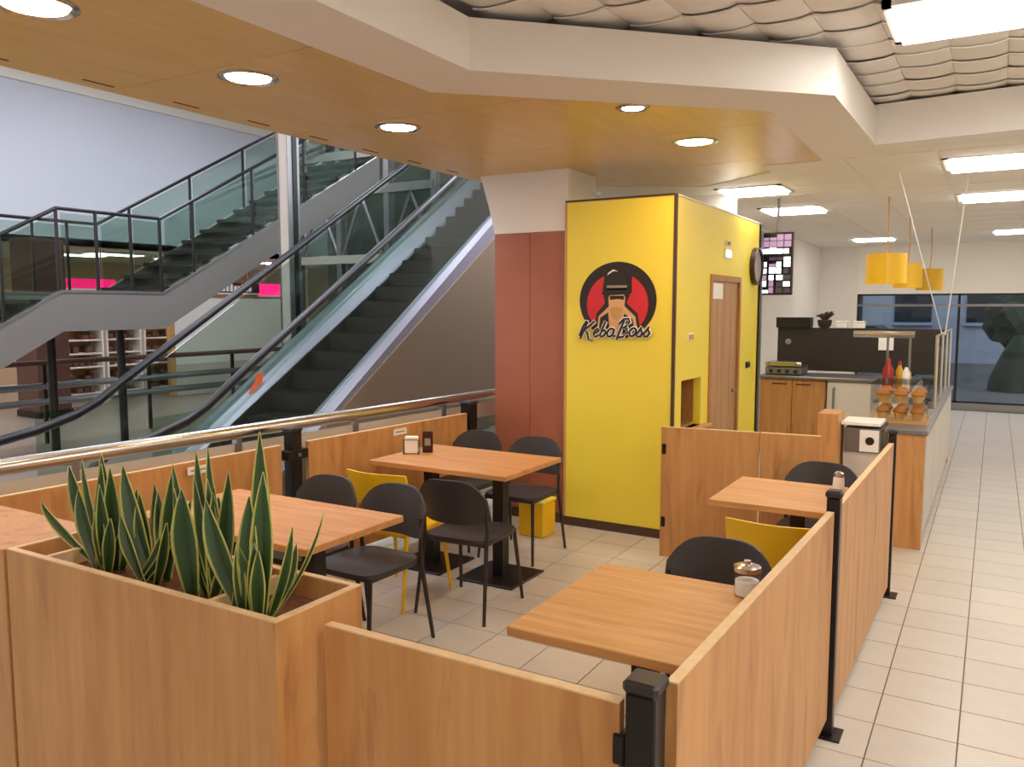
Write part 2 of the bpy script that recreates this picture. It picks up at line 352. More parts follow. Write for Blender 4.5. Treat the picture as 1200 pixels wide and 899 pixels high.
sbx('baseboard_column', (-3.6, -2.93, KY+.016, KY+.028, 0, .07), 'trim_dark', 'dark skirting at the foot of the brown column', 'skirting')
sbx('trim_3', (KX-.016, KX+.008, KY-.008, KY+.014, .07, 2.57), 'trim_dark', 'thin dark corner strip of the yellow kiosk', 'trim')
sbx('trim_4', (-2.93, KX-.016, KY-.006, KY+.01, 2.56, 2.575), 'trim_dark', 'thin dark cap strip on top of the yellow kiosk front', 'trim')
sbx('trim_5', (KX-.05, KX+.006, KY+.01, YE, 2.56, 2.572), 'white', 'thin pale cap strip on top of the yellow side wall', 'trim')
sbx('trim_6', (KX-.08, KX+.015, YE, YE+.06, 0, 2.5), 'steel_dull', 'grey metal end post of the yellow side wall', 'trim')
sbx('trim_7', (-2.935, -2.915, KY-.003, KY+.03, .07, 2.56), 'tan', 'narrow strip between brown column and yellow front', 'trim')
sbx('wall_behind_kiosk', (-4.6, -2.2, 7.9, 8.0, 2.3, Z1), 'cream', 'cream wall strip above the kiosk roof', 'wall')
# hatch
h = thing('serving_hatch', 'small open serving hatch with wooden ledge in the yellow side wall', 'hatch', (KX, 6.2, HZ0))
b = B()
box(b, -.32, -.06, -.25, .25, .0, .02); box(b, -.32, -.06, -.25, .25, .38, .40); box(b, -.32, -.06, -.25, -.235, .02, .38); box(b, -.32, -.06, .235, .25, .02, .38)
obj('lining', b, 'oak_dark', h); bx('back_board', (-.335, -.32, -.25, .25, 0, .4), 'oak_dark', h); bx('ledge', (-.06, .07, -.22, .36, -.022, .0), 'oak_v', h, .004)
# door
d = empties_struct('door_1', 'brown wooden door in the yellow side wall with a small white sign', 'door', (KX, (DY0+DY1)/2, 0))
W2 = (DY1-DY0)/2
for k in range(4):
    y0 = -W2+.05+k*(2*W2-.1)/4; bx('plank', (-.05, -.012, y0+.002, y0+(2*W2-.1)/4-.002, .01, DZ-.05), 'door_wood', d)
b = B(); box(b, -.055, .012, -W2, -W2+.05, 0, DZ); box(b, -.055, .012, W2-.05, W2, 0, DZ); box(b, -.055, .012, -W2+.05, W2-.05, DZ-.05, DZ); obj('frame', b, 'oak_dark', d)
bx('sign_plate', (-.012, -.008, -W2+.08, -W2+.40, DZ-.2, DZ-.07), 'print_white', d)
b = B(); tube(b, [(-.012, .30, 1.0), (.03, .30, 1.0), (.03, .18, 1.0)], .01); obj('handle', b, 'steel_dull', d)
# little things on the side wall
for y, z, s, lab, nm, m_ in ((7.1, 2.21, .07, 'small white emergency lamp on the yellow wall above the door', 'wall_lamp', 'screen_white'), (7.1, 2.30, .04, 'small grey detector above the white wall lamp', 'detector', 'print_grey'), (6.13, 1.52, .05, 'small beige switch plate above the serving hatch', 'switch_plate', 'tan'), (7.86, 1.2, .05, 'small black switch on the yellow wall beside the door', 'light_switch', 'black_plastic')):
    t = thing(nm, lab, 'switch' if 'switch' in nm else 'lamp' if 'lamp' in nm else 'detector', (KX, y, z))
    bx('base_plate', (0, .012, -s*1.2, s*1.2, -s*.6, s*.6), 'white' if m_ != 'black_plastic' else m_, t, .003); bx('front', (.012, .022, -s*.9, s*.9, -s*.4, s*.4), m_, t, .003)
t = thing('round_sign', 'round disc with dark rim mounted on the yellow wall by the menu screen', 'sign', (KX, 8.03, 2.14))
rot = Matrix.Rotation(math.pi/2, 3, 'Y')
b = B(); lathe(b, [(.18, 0), (.18, .05), (.165, .05), (.165, .02), (0, .02)], 32); bmesh.ops.rotate(b, verts=b.verts, matrix=rot); obj('rim', b, 'bottle_dark', t, smooth=True)
b = B(); lathe(b, [(.164, .02), (.164, .028), (0, .03)], 32); bmesh.ops.rotate(b, verts=b.verts, matrix=rot); obj('face', b, 'print_grey', t)
# logo -----------------------------------------------------------------------
lg = thing('wall_logo', 'round black and red logo with a hatted figure and white outlined script on yellow wall', 'logo', (-2.485, KY, 1.80))
R0 = .315
def disc(name, r, y0, y1, m_, sx=1, sz=1, c=(0, 0)):
    n = 48; b = B(); extr(b, [(c[0]+r*sx*math.cos(2*math.pi*k/n), -y0, c[1]+r*sz*math.sin(2*math.pi*k/n)) for k in range(n)], (0, -(y1-y0), 0)); return obj(name, b, m_, lg)
disc('disc', R0, 0, .006, 'print_black', 1, .93)
disc('disc_field', R0*.80, .006, .008, 'red', 1, .95, (0, -.03))
def shape(name, pts, lay, m_):
    y = .008+lay*.0015; b = B(); extr(b, [(x, -y, z) for x, z in pts], (0, -.0013, 0)); return obj(name, b, m_, lg)
shape('figure_shadow', [(-.19, -.27), (-.17, -.10), (-.10, -.02), (-.12, .09), (-.10, .22), (.06, .26), (.12, .20), (.12, .08), (.08, -.02), (.17, -.10), (.2, -.27)], 0, 'print_black')
shape('coat_outline', [(-.17, -.27), (-.15, -.12), (-.06, -.04), (.06, -.04), (.15, -.12), (.18, -.27)], 1, 'skin')
shape('coat', [(-.15, -.27), (-.135, -.13), (-.07, -.09), (-.055, -.27)], 2, 'print_black'); shape('coat', [(.05, -.27), (.06, -.10), (.13, -.14), (.155, -.27)], 2, 'print_black')
shape('face', [(-.06, -.10), (-.07, .02), (-.05, .06), (.05, .06), (.07, .02), (.055, -.10), (.0, -.14)], 2, 'skin')
shape('beard', [(-.055, -.06), (-.02, -.05), (.03, -.05), (.055, -.07), (.03, -.13), (0, -.15), (-.04, -.13)], 3, 'tan')
shape('shade', [(-.055, .005), (-.055, .035), (.058, .035), (.058, .005), (.01, .012)], 3, 'print_black')
shape('hat_brim', [(-.13, .05), (-.10, .09), (.10, .09), (.13, .06), (.05, .045), (-.05, .04)], 4, 'print_black')
shape('hat_crown', [(-.085, .08), (-.075, .20), (-.03, .225), (.01, .21), (.05, .225), (.08, .19), (.085, .08)], 4, 'print_black')
shape('hat_band', [(-.083, .095), (-.082, .115), (.083, .115), (.084, .095)], 5, 'print_grey')
shape('hat_edge', [(-.08, .19), (-.07, .21), (-.03, .235), (.01, .22), (-.03, .222), (-.066, .2)], 5, 'print_white')
def arc(cx, cz, rx, rz_, a0, a1, n=9): return [(cx+rx*math.cos(math.radians(a0+(a1-a0)*i/n)), cz+rz_*math.sin(math.radians(a0+(a1-a0)*i/n))) for i in range(n+1)]
letters = []   # script strokes, unit height ~1, slant added later
def L(x, strokes): letters.extend([[(x+px, pz) for px, pz in s] for s in strokes])
oo = lambda r=.26: [arc(.28, .27, .22, r, 0, 360, 16)]
L(.0, [[(-.12, .1), (-.02, .75), (.12, 1.05), (.22, .98)], [(.22, 1.0), (.10, .5), (.0, -.1)], [(.72, 1.05), (.45, .75), (.14, .5), (.4, .3), (.62, -.15), (.95, -.25)]])
L(.78, [[(.06, .26), (.3, .3), (.42, .45), (.3, .56), (.14, .42), (.12, .16), (.28, .0), (.5, .12)]])
L(1.28, [[(.22, 1.0), (.14, .6), (.08, .1), (.2, .0), (.4, .1), (.44, .34), (.3, .46), (.12, .34)]])
L(1.78, oo()+[[(.5, .5), (.47, .1), (.6, .0), (.68, .08)]])
L(2.62, [[(.18, 1.05), (.08, .5), (.0, -.2)], [(-.12, .8), (.1, 1.12), (.46, 1.15), (.58, .9), (.4, .64), (.14, .56), (.5, .52), (.62, .25), (.4, -.02), (.08, -.05)]])
L(3.32, oo())
for x in (3.86, 4.34): L(x, [[(.0, .05), (.28, .58), (.24, .4), (.42, .2), (.34, -.02), (.1, -.02)]])
def ribbon(name, r, lay, m_):
    b = B(); S = .118; y = .018+lay*.009
    for s in letters:
        tube(b, [((x+.28*z-2.5)*S*1.0, -y, (z-.5)*S*1.0-.225+.004*x) for x, z in s], r, 6, flat=(1, 1))
    bmesh.ops.scale(b, vec=(1, .25, 1), space=Matrix.Translation((0, y, 0)), verts=b.verts)
    return obj(name, b, m_, lg)
ribbon('lettering_outline', .019, 0, 'print_white'); ribbon('lettering', .009, 1, 'print_black')

# menu screen
t = thing('menu_screen', 'bright hanging menu screen with rows of white tiles beside the yellow wall', 'screen', (-1.905, 8.4, 1.87))
bx('housing', (-.155, .155, 0, .05, 0, .62), 'black_plastic', t, .005)
bx('display', (-.145, .145, -.003, 0, .01, .61), 'screen_bg', t)
random.seed(3)
for r in range(9):
    for c in range(4):
        if random.random() < .04: continue
        x = -.14+c*.071; z = .02+r*.065; ww = random.choice((.045, .062, .066)); hh = random.choice((.030, .048, .058))
        m_ = 'screen_purple' if r > 6 or random.random() < .12 else ('screen_white' if random.random() < .85 else 'screen_dark')
        bx('menu_tile', (x, x+ww, -.006, -.003, z, z+hh), m_, t)
b = B(); tube(b, [(0, .03, .62), (0, .03, Z1-1.87)], .014); obj('hanger_pole', b, 'steel_dull', t)

# ------------------------------------------------------------------ kitchen and counter
cb = thing('base_cabinet', 'wooden base cabinet with two doors at the back of the kitchen', 'cabinet', (-1.94, 9.5, 0))
bx('body', (-.36, .36, .02, .6, .08, .94), 'oak_dark', cb); bx('plinth', (-.34, .34, .05, .55, 0, .08), 'black_plastic', cb)
for s in (-1, 1):
    dr = bx('door', ((-.35 if s < 0 else .003), (-.003 if s < 0 else .35), 0, .02, .1, .93), 'oak_v', cb, .003)
    bx('handle_slot', ((-.22 if s < 0 else .04), (-.06 if s < 0 else .20), -.004, 0, .875, .89), 'trim_dark', dr)
fr = thing('fridge', 'white under-counter fridge with long dark bar handle', 'fridge', (-1.29, 9.5, 0))
bx('body', (-.28, .28, .03, .6, .02, .94), 'white', fr); dr = bx('door', (-.275, .275, 0, .03, .06, .93), 'white', fr, .006)
b = B(); tube(b, [(-.2, 0, .38), (-.2, -.045, .38), (-.2, -.045, .86), (-.2, 0, .86)], .012); obj('handle', b, 'steel_dull', dr)
cb = thing('base_cabinet', 'white base cabinet behind the pastry display', 'cabinet', (-.83, 9.5, 0))
bx('body', (-.17, .17, .02, .6, .02, .94), 'white', cb); bx('door', (-.165, .165, 0, .02, .06, .93), 'white', cb, .004)
tag(bx('worktop', (-2.31, -.68, 9.46, 10.12, .942, .975), 'steel_dull', bev=.004), 'thin grey worktop running over the kitchen cabinets', 'worktop')
sp = thing('splash_panel', 'wide black back panel behind the kitchen worktop', 'panel', (-1.37, 10.38, 0))
bx('sheet', (-.94, .94, 0, .06, .98, 1.50), 'black_plastic', sp)
for s in (-.9, .9): b = B(); tube(b, [(s, .03, 0), (s, .03, .975)], .02); obj('leg', b, 'steel_dull', sp)
tag(bx('paper_notice', (-1.16, -1.0, 10.365, 10.375, 1.25, 1.40), 'print_white'), 'white paper notice stuck on the black back panel', 'notice')
b = B(); lathe(b, [(.035, 0), (.035, .012), (0, .014)], 18); bmesh.ops.rotate(b, verts=b.verts, matrix=Matrix.Rotation(math.pi/2, 3, 'X'))
tag(obj('round_dial', b, 'print_grey', loc=(-2.18, 10.37, 1.33)), 'small pale round dial on the black back panel', 'dial')
g = thing('contact_grill', 'low steel grill standing on the kitchen worktop by the yellow wall', 'grill', (-2.06, 9.75, .975))
bx('body', (-.2, .2, -.2, .2, .01, .09), 'steel_dull', g, .008); bx('top_plate', (-.2, .2, -.2, .2, .1, .15), 'steel', g, .008)
for k in range(4): bx('knob', (-.15+k*.09, -.11+k*.09, -.22, -.2, .03, .07), 'black_plastic', g, .004)
b = B(); tube(b, [(-.16, -.2, .13), (-.16, -.26, .15), (.16, -.26, .15), (.16, -.2, .13)], .009); obj('handle', b, 'steel', g)
t = thing('equipment_box', 'dark low box on top of the black back panel near the yellow wall', 'box', (-2.12, 10.41, 1.50))
bx('body', (-.2, .2, -.1, .1, 0, .11), 'esc_dark', t, .006); bx('lid', (-.205, .205, -.105, .105, .11, .125), 'black_plastic', t, .004)
t = thing('brown_basket', 'brown rounded pot with dry leaves standing above the black back panel', 'pot', (-1.77, 10.41, 1.50))
b = B(); lathe(b, [(.05, 0), (.075, .03), (.085, .09), (.07, .1), (.06, .08), (0, .08)], 18); obj('pot', b, 'bark', t, smooth=True)
for k in range(9):
    a = k*.7; b = B(); tube(b, [(0, 0, .08), (.05*math.cos(a), .05*math.sin(a), .15), (.11*math.cos(a), .08*math.sin(a), .17+.03*math.sin(k))], [.012, .028, .004], 6); obj('leaf', b, 'bark', t, smooth=True)
for x, lab in ((-1.57, 'white tub above the black panel beside the brown pot'), (-1.38, 'white tub above the black panel farther from the brown pot')):
    t = thing('food_tub', lab, 'tub', (x, 10.41, 1.50)); bx('body', (-.06, .06, -.06, .06, 0, .07), 'white', t, .008); bx('lid', (-.065, .065, -.065, .065, .07, .085), 'print_white', t, .004)
# steel heat bar
t = thing('heat_lamp_bar', 'pinkish steel heat lamp bar above the counter', 'heat lamp', (-.81, 8.9, .96))
# (stands on the front service table)
b = B(); tube(b, [(-.42, 0, .52), (.14, 0, .52)], .035, 12); obj('lamp_tube', b, 'steel', t, smooth=True)
for s in (-.1, .1): b = B(); tube(b, [(s, 0, 0), (s, 0, .5)], .012); obj('post', b, 'steel_dull', t)
t = thing('service_table', 'narrow steel topped service stand inside the kitchen', 'table', (-.81, 8.8, 0))
bx('top', (-.13, .13, -.35, .35, .92, .96), 'steel_dull', t, .004); bx('apron', (-.12, .12, -.33, .33, .8, .92), 'white', t)
for sx in (-.1, .1):
    for sy in (-.3, .3): b = B(); tube(b, [(sx, sy, 0), (sx, sy, .8)], .02); obj('leg', b, 'steel_dull', t)
# sauce bottles
def bottle(label, x, y, z, r, hh, m1, m2):
    t = thing('sauce_bottle', label, 'bottle', (x, y, z), group='sauce bottles on the counter')
    b = B(); lathe(b, [(r*.95, 0), (r, .02), (r, hh*.62), (r*.45, hh*.8), (r*.4, hh*.86)], 16); obj('body', b, m1, t, smooth=True)
    b = B(); lathe(b, [(r*.48, hh*.84), (r*.45, hh*.9), (r*.15, hh)], 12); obj('cap', b, m2, t, smooth=True)
ct = thing('service_counter', 'long front service counter along the walkway with a wooden end panel', 'counter', (0, 6.45, 0))
bx('end_panel', (-.62, -.39, 0, .03, 0, .84), 'oak_v', ct, .003); bx('front_panel', (-.43, -.39, .03, 3.9, .08, .84), 'oak_edge', ct); bx('plinth', (-.46, -.41, .03, 3.9, 0, .08), 'steel_dull', ct)
bx('shelf_board', (-.62, -.43, .03, 3.9, .5, .53), 'oak_dark', ct); bx('counter_top', (-.66, -.37, -.02, 3.92, .84, .87), 'steel_dull', ct, .004)
bx('end_board', (-.62, -.39, 3.87, 3.9, 0, .84), 'oak_v', ct); bx('back_panel', (-.62, -.60, .03, 3.87, 0, .84), 'white', ct)
for k in range(4): bx('front_steel_panel', (-.389, -.384, .05+k*.96, .05+k*.96+.94, .10, .83), 'curb', ct)
# pastry case on the counter
pc = thing('pastry_case', 'small glass pastry case with wooden floor on the service counter', 'display case', (-.60, 7.05, .87))
bx('base', (-.2, .2, -.28, .28, 0, .02), 'tan', pc); bx('top', (-.2, .2, -.28, .28, .29, .30), 'glass_clear', pc); bx('shelf', (-.19, .19, -.27, .27, .145, .153), 'glass_clear', pc)
for nm, dm in (('front_pane', (-.2, .2, -.28, -.274, .02, .29)), ('side_pane', (.194, .2, -.274, .28, .02, .29)), ('side_pane', (-.2, -.194, -.274, .28, .02, .29))): bx(nm, dm, 'glass_clear', pc)
k = 0
POSN = ['front left', 'front middle', 'front right', 'rear left', 'rear middle', 'rear right']
for zz, lv in ((.89, 'lower'), (1.023, 'upper')):
    for j, dy in enumerate((-.17, .08)):
        for i, dx in enumerate((-.12, 0, .12)):
            t = thing('muffin', 'golden muffin on the %s level of the pastry case, %s' % (lv, POSN[j*3+i]), 'muffin', (-.60+dx, 7.05+dy, zz), group='muffins in the pastry case')
            b = B(); lathe(b, [(.03, 0), (.04, .05), (.035, .05)], 14); obj('paper_cup', b, 'tan', t, smooth=True)
            b = B(); lathe(b, [(.044, .05), (.05, .062), (.04, .085), (.02, .097), (0, .1)], 14); obj('top', b, 'crust', t, smooth=True)
# glass screen along the counter edge
gs = thing('counter_screen', 'tall clear glass screen with steel posts on the counter edge', 'screen', (-.42, 7.9, .87))
for k in range(3): bx('pane', (-.005, .005, .02+k*.8, .78+k*.8, .03, .60), 'glass_clear', gs)
for k in range(4): b = B(); tube(b, [(0, k*.8, 0), (0, k*.8, .64)], .014); obj('post', b, 'steel', gs, smooth=True)
b = B(); tube(b, [(0, -.02, .63), (0, 2.42, .63)], .012); obj('top_rail', b, 'steel', gs, smooth=True)
for x, y, r, hh, m1, m2, lab in ((-.87, 8.65, .05, .30, 'ketchup', 'ketchup', 'red sauce bottle in front of the black back panel'), (-.78, 8.75, .035, .27, 'mustard', 'ketchup', 'yellow sauce bottle next to the red sauce bottle'), (-.71, 8.62, .032, .26, 'print_white', 'foliage', 'white bottle with a green cap on the service table'), (-.72, 8.95, .03, .22, 'tan', 'print_white', 'tan bottle near the counter glass')): bottle(lab, x, y, .96, r, hh, m1, m2)
# napkin dispenser, cup etc. near the post
nd = thing('napkin_dispenser', 'grey and white dispenser with a round dark dial under a white shelf', 'dispenser', (-.80, 6.55, 0))
bx('stand', (-.13, .12, -.1, .2, 0, .68), 'curb', nd); bx('body', (-.13, .12, -.12, .15, .68, .86), 'steel_dull', nd, .006); bx('white_face', (-.02, .11, -.126, -.12, .69, .85), 'print_white', nd)
b = B(); lathe(b, [(.03, 0), (.03, .008), (0, .01)], 16); bmesh.ops.rotate(b, verts=b.verts, matrix=Matrix.Rotation(math.pi/2, 3, 'X')); o = obj('dial', b, 'print_black', nd, loc=(.05, -.126, .77))
bx('shelf', (-.15, .12, -.13, .2, .88, .905), 'print_white', nd, .003); bx('shelf_support', (-.13, .12, .02, .15, .86, .88), 'steel_dull', nd)
tag(bx('end_board', (-1.10, -.955, 6.3, 6.6, 0, .97), 'oak_v', bev=.003), 'short upright wooden end board behind the inner panels', 'panel')

# pendants
for i, (x, y, z, rr, lab) in enumerate(((-.95, 8.85, 1.98, .19, 'yellow drum pendant lamp, nearest of the three above the counter'), (-.93, 10.9, 1.98, .16, 'yellow drum pendant lamp, middle of the three above the counter'), (-.80, 12.6, 1.98, .17, 'yellow drum pendant lamp, farthest of the three above the counter'))):
    t = thing('pendant_lamp', lab, 'lamp', (x, y, z), group='yellow pendant lamps')
    n = 28; b = B(); pr = [(rr, 0), (rr*.97, .29), (rr*.95, .285), (rr*.975, .005)]
    rg = [[b.verts.new((q*math.cos(2*math.pi*k/n), q*math.sin(2*math.pi*k/n), zz)) for k in range(n)] for q, zz in pr]
    for j in range(4):
        for k in range(n): b.faces.new((rg[j][k], rg[j][(k+1) % n], rg[(j+1) % 4][(k+1) % n], rg[(j+1) % 4][k]))
    obj('lamp_shade', b, 'yellow_plastic', t, smooth=True)
    b = B(); lathe(b, [(.02, .2), (.045, .16), (.05, .12), (.03, .08), (0, .07)][::-1], 14); obj('bulb', b, 'lamp_cool', t, smooth=True)
    b = B(); tube(b, [(-rr*.96, 0, .27), (rr*.96, 0, .27)], .006); tube(b, [(0, -rr*.96, .27), (0, rr*.96, .27)], .006); obj('spider', b, 'steel_dull', t)
    b = B(); tube(b, [(0, 0, .2), (0, 0, .33), (.012, 0, .5), (0, 0, Z1-z)], .007); obj('cord', b, 'tan', t)
for x0, y0, x1, y1, lab in ((-.72, 7.3, -.425, 8.6, 'slanting pale hanging wire left of the pair over the counter glass'), (-.25, 7.9, -.40, 8.7, 'slanting pale hanging wire right of the pair over the counter glass')):
    b = B(); tube(b, [(x0, y0, Z1), (x1, 8.7, 1.49)], .005); tag(obj('hanging_wire', b, 'print_white'), lab, 'wire')

# ------------------------------------------------------------------ far wall with window, outside
sbx('wall_far', (-4.6, -2.15, 15.8, 15.95, 0, Z1), 'cream', 'cream far wall left of the dark window', 'wall')
sbx('wall_above_window', (-2.15, 4.2, 15.8, 15.95, 1.98, Z1), 'board_white', 'white band of wall above the dark window', 'wall')
sbx('wall_under_window', (-2.15, 4.2, 15.8, 15.95, -.1, .12), 'steel_dull', 'low grey sill wall under the dark window', 'wall')
sbx('wall_rear', (-14.15, 4.35, -6.2, -6, -.1, 5.75), 'cream', 'cream wall behind the viewpoint', 'wall')
sbx('wall_right', (4.2, 4.35, -6, 15.95, -.1, 3.2), 'cream', 'cream wall along the right side of the walkway out of view', 'wall')
sbx('wall_kitchen_left', (-2.9, -2.8, 8.26, 15.8, 0, Z1), 'cream', 'cream side wall of the kitchen behind the kiosk', 'wall')
wd = empties_struct('window_1', 'wide dark shopfront window at the end of the walkway', 'window', (0, 15.85, 0))
for k in range(3): bx('pane', (-2.13+k*1.6, -.55+k*1.6, 0, .012, .14, 1.95), 'glass_dark', wd)
b = B()
for x in (-2.15, -.56, 1.04, 2.64): box(b, x, x+.04, -.02, .04, .12, 1.98)
box(b, -2.15, 4.2, -.02, .04, .12, .15); box(b, -2.15, 4.2, -.02, .04, 1.95, 1.98); obj('window_frame', b, 'esc_dark', wd)
bx('top_rail', (-2.15, 4.2, -.05, .0, 1.76, 1.80), 'steel_dull', wd)
sbx('ground_outside', (-12, 14, 16, 40, -.3, -.05), 'asphalt', 'dark asphalt street outside the window', 'ground')
fb = thing('far_building', 'grey blue building across the street seen through the window', 'building', (1, 30, -.05))
bx('wall', (-9, 9, 0, 4, 0, 8), 'facade', fb)
for k in range(6): p_ = bx('window', (-6+k*2.1, -4.9+k*2.1, -.05, 0, 1.3, 2.5), 'pane_dark', fb); bx('window_sill', (-6.05+k*2.1, -4.85+k*2.1, -.12, 0, 1.2, 1.3), 'facade', p_)
bx('teal_panel', (3.0, 5.0, -.06, 0, 1.2, 3), 'teal', fb)
def tree(lab, x, y, hh, rw):
    t = thing('street_tree', lab, 'tree', (x, y, -.05), group='trees outside the window'); b = B(); tube(b, [(0, 0, 0), (.05, 0, hh*.5), (0, 0, hh)], [.12, .09, .03], 8); obj('trunk', b, 'bark', t, smooth=True)
    b = B(); bmesh.ops.create_icosphere(b, subdivisions=3, radius=1)
    for v in b.verts:
        q = 1+.22*math.sin(7*v.co.x+3*v.co.z)*math.cos(6*v.co.y+2)+random.uniform(-.08, .08); v.co *= q; v.co.x *= rw; v.co.y *= rw; v.co.z = v.co.z*hh*.28+hh*.62
    obj('crown', b, 'foliage', t)
tree('dark dense tree in the middle of the window view', .55, 23.5, 2.4, .75); tree('dark tree at the right edge of the window view', 2.4, 24, 2.8, 1.1)
b = B(); lathe(b, [(.55, 0), (.5, .3), (.3, .8), (.08, 1.2)], 12); tag(obj('clipped_bush', b, 'foliage', loc=(.45, 20.5, -.05), smooth=True), 'dark cone shaped bush below the tree outside the window', 'bush')
def car(lab, x, y):
    t = thing('parked_car', lab, 'car', (x, y, -.05))
    b = B(); pts = [(-2, 0, .3), (-2.05, 0, .7), (-1.4, 0, .85), (-.9, 0, 1.3), (.7, 0, 1.35), (1.3, 0, .9), (2, 0, .8), (2.1, 0, .35)]; extr(b, pts, (0, 1.6, 0)); obj('body', b, 'car_paint', t)
    for wx in (-1.3, 1.3):
        for wy in (.05, 1.4): b = B(); lathe(b, [(.32, 0), (.32, .18), (.15, .18), (.15, .15)], 16); bmesh.ops.rotate(b, verts=b.verts, matrix=Matrix.Rotation(math.pi/2, 3, 'X')); obj('wheel', b, 'rubber', t, loc=(wx, wy+.15, .32), smooth=True)
    b = B(); extr(b, [(-1.3, -.01, .88), (-.85, -.01, 1.24), (.65, -.01, 1.28), (1.15, -.01, .9)], (0, .01, 0)); obj('side_window', b, 'pane_dark', t)
car('dark parked car outside at the right of the window view', 3.4, 20.5); car('dark parked car outside behind the kitchen part of the window', -3.2, 21.5)

# ------------------------------------------------------------------ partitions
def panel(label, p0, p1, z0, z1, th=.028, clamps=(), group='wooden partition panels'):
    p0, p1 = Vector(p0), Vector(p1); d = p1-p0; Ln = d.length; a = math.atan2(d.y, d.x)
    t = thing('partition_panel', label, 'panel', (p0.x, p0.y, 0), a, group)
    b = B(); box(b, 0, Ln, -th/2, th/2, z0, z1-.004); obj('board', b, 'oak_v', t)
    bx('edge_band', (0, Ln, -th/2, th/2, z1-.004, z1), 'oak_edge', t)
    for xx, zz in clamps: bx('clamp', (xx-.014, xx+.014, -th/2-.006, th/2+.006, zz-.035, zz+.035), 'black_metal', t, .004)
    return t
def post(label, x, y, hh, s=.033, rz=0, foot=True, z0=0):
    t = thing('partition_post', label, 'post', (x, y, z0), rz, 'black partition posts')
    b = B(); box(b, -s, s, -s, s, .008, hh-.03, bev=.004); obj('tube', b, 'black_metal', t)
    b = B(); box(b, -s-.006, s+.006, -s-.006, s+.006, hh-.03, hh, bev=.008); obj('cap', b, 'black_plastic', t)
    if foot: bx('foot_plate', (-.045, .06, -.06, .06, 0, .008), 'black_metal', t, .002)
    return t
post('black post with square cap at the near corner of the wooden panels', -.605, 1.585, .965, .034)
post('black post with foot plate between the two walkway side panels', -.52, 3.42, 1.02, .026)
post('black post with foot plate at the far end of the walkway side panels', -.495, 5.32, 1.02, .022)
panel('low wooden panel in front, between planter and near black post', (-1.505, 1.575), (-.655, 1.575), .06, .905, clamps=((.85, .8), (.85, .3)))
panel('long wooden panel along the walkway, nearest to the camera', (-.563, 1.63), (-.523, 3.36), .09, .945, .026)
panel('wooden panel along the walkway between middle and far post', (-.518, 3.475), (-.496, 5.27), .07, .945, .026)
panel('inner wooden panel touching the yellow kiosk wall', (-1.90, 5.20), (-1.27, 5.27), .06, .95, clamps=((.02, .8), (.02, .3)))
panel('inner wooden panel behind the far small table', (-1.26, 5.27), (-.90, 5.31), .06, .95, clamps=((.345, .72),))
panel('wooden panel by the railing at far left, behind the plants', (-3.85, 1.2), (-3.775, 3.56), .1, .90)
panel('wooden panel by the railing behind the four-seat table', (-3.745, 3.76), (-3.64, 5.42), .1, .90)
post('black post with side clamps between the two railing panels', -3.765, 3.66, 1.0, .04, foot=True)
post('dark post at the column end of the railing panels', -3.66, 5.50, .99, .05, foot=True)
for (x, y, a) in ((-3.765, 3.66, 0),):
    t = thing('post_clamp', 'black clamp block on the post between the railing panels', 'clamp', (x, y, 0)); bx('block', (-.03, .05, -.085, .085, .80, .86), 'black_metal', t, .004); bx('bolt', (.05, .062, -.012, .012, .82, .84), 'steel_dull', t)
for x, y, a, lab in ((-3.765, 2.95, 1.535, 'white label stuck on the railing panel behind the plants'), (-3.675, 4.62, 1.51, 'white label stuck on the railing panel behind the four-seat table')):
    t = thing('paper_label', lab, 'label', (x, y, .83), a); bx('sheet', (-.07, .07, -.003, 0, 0, .045), 'print_white', t); bx('print_line', (-.05, .05, -.0035, -.003, .018, .026), 'print_grey', t)

# ------------------------------------------------------------------ planter and plants
PX0, PX1, PYF, PYB, PZ = -2.80, -1.545, 1.425, 1.755, .95
pl = thing('planter_box', 'long wooden planter box with snake plants in the foreground', 'planter', ((PX0+PX1)/2, (PYF+PYB)/2, 0))
hx, hy, th = (PX1-PX0)/2, (PYB-PYF)/2, .022
for nm, dm in (('front_board', (-hx, hx, -hy, -hy+th)), ('back_board', (-hx, hx, hy-th, hy)), ('side_board', (hx-th, hx, -hy+th, hy-th)), ('side_board', (-hx, -hx+th, -hy+th, hy-th))):
    o = bx(nm, (*dm, .0, PZ-.004), 'oak_v', pl); bx('rim_band', (*dm, PZ-.004, PZ), 'oak_edge', o)
for dx in (-.62, .18):
    bx('divider', (dx+.12, dx+.14, -hy+th, hy-th, PZ-.2, PZ-.02), 'oak_edge', pl)
bx('inner_floor', (-hx+th, hx-th, -hy+th, hy-th, PZ-.24, PZ-.2), 'oak_dark', pl)
o = bx('soil', (-hx+th+.001, hx-th-.001, -hy+th+.001, hy-th-.001, PZ-.2, PZ-.07), 'soil', pl); o['kind'] = 'stuff'
tag(bx('side_planter', (-3.74, -2.83, 1.43, 1.76, 0, .94), 'oak_v', bev=.003), 'wooden box end continuing left of the planter', 'planter')
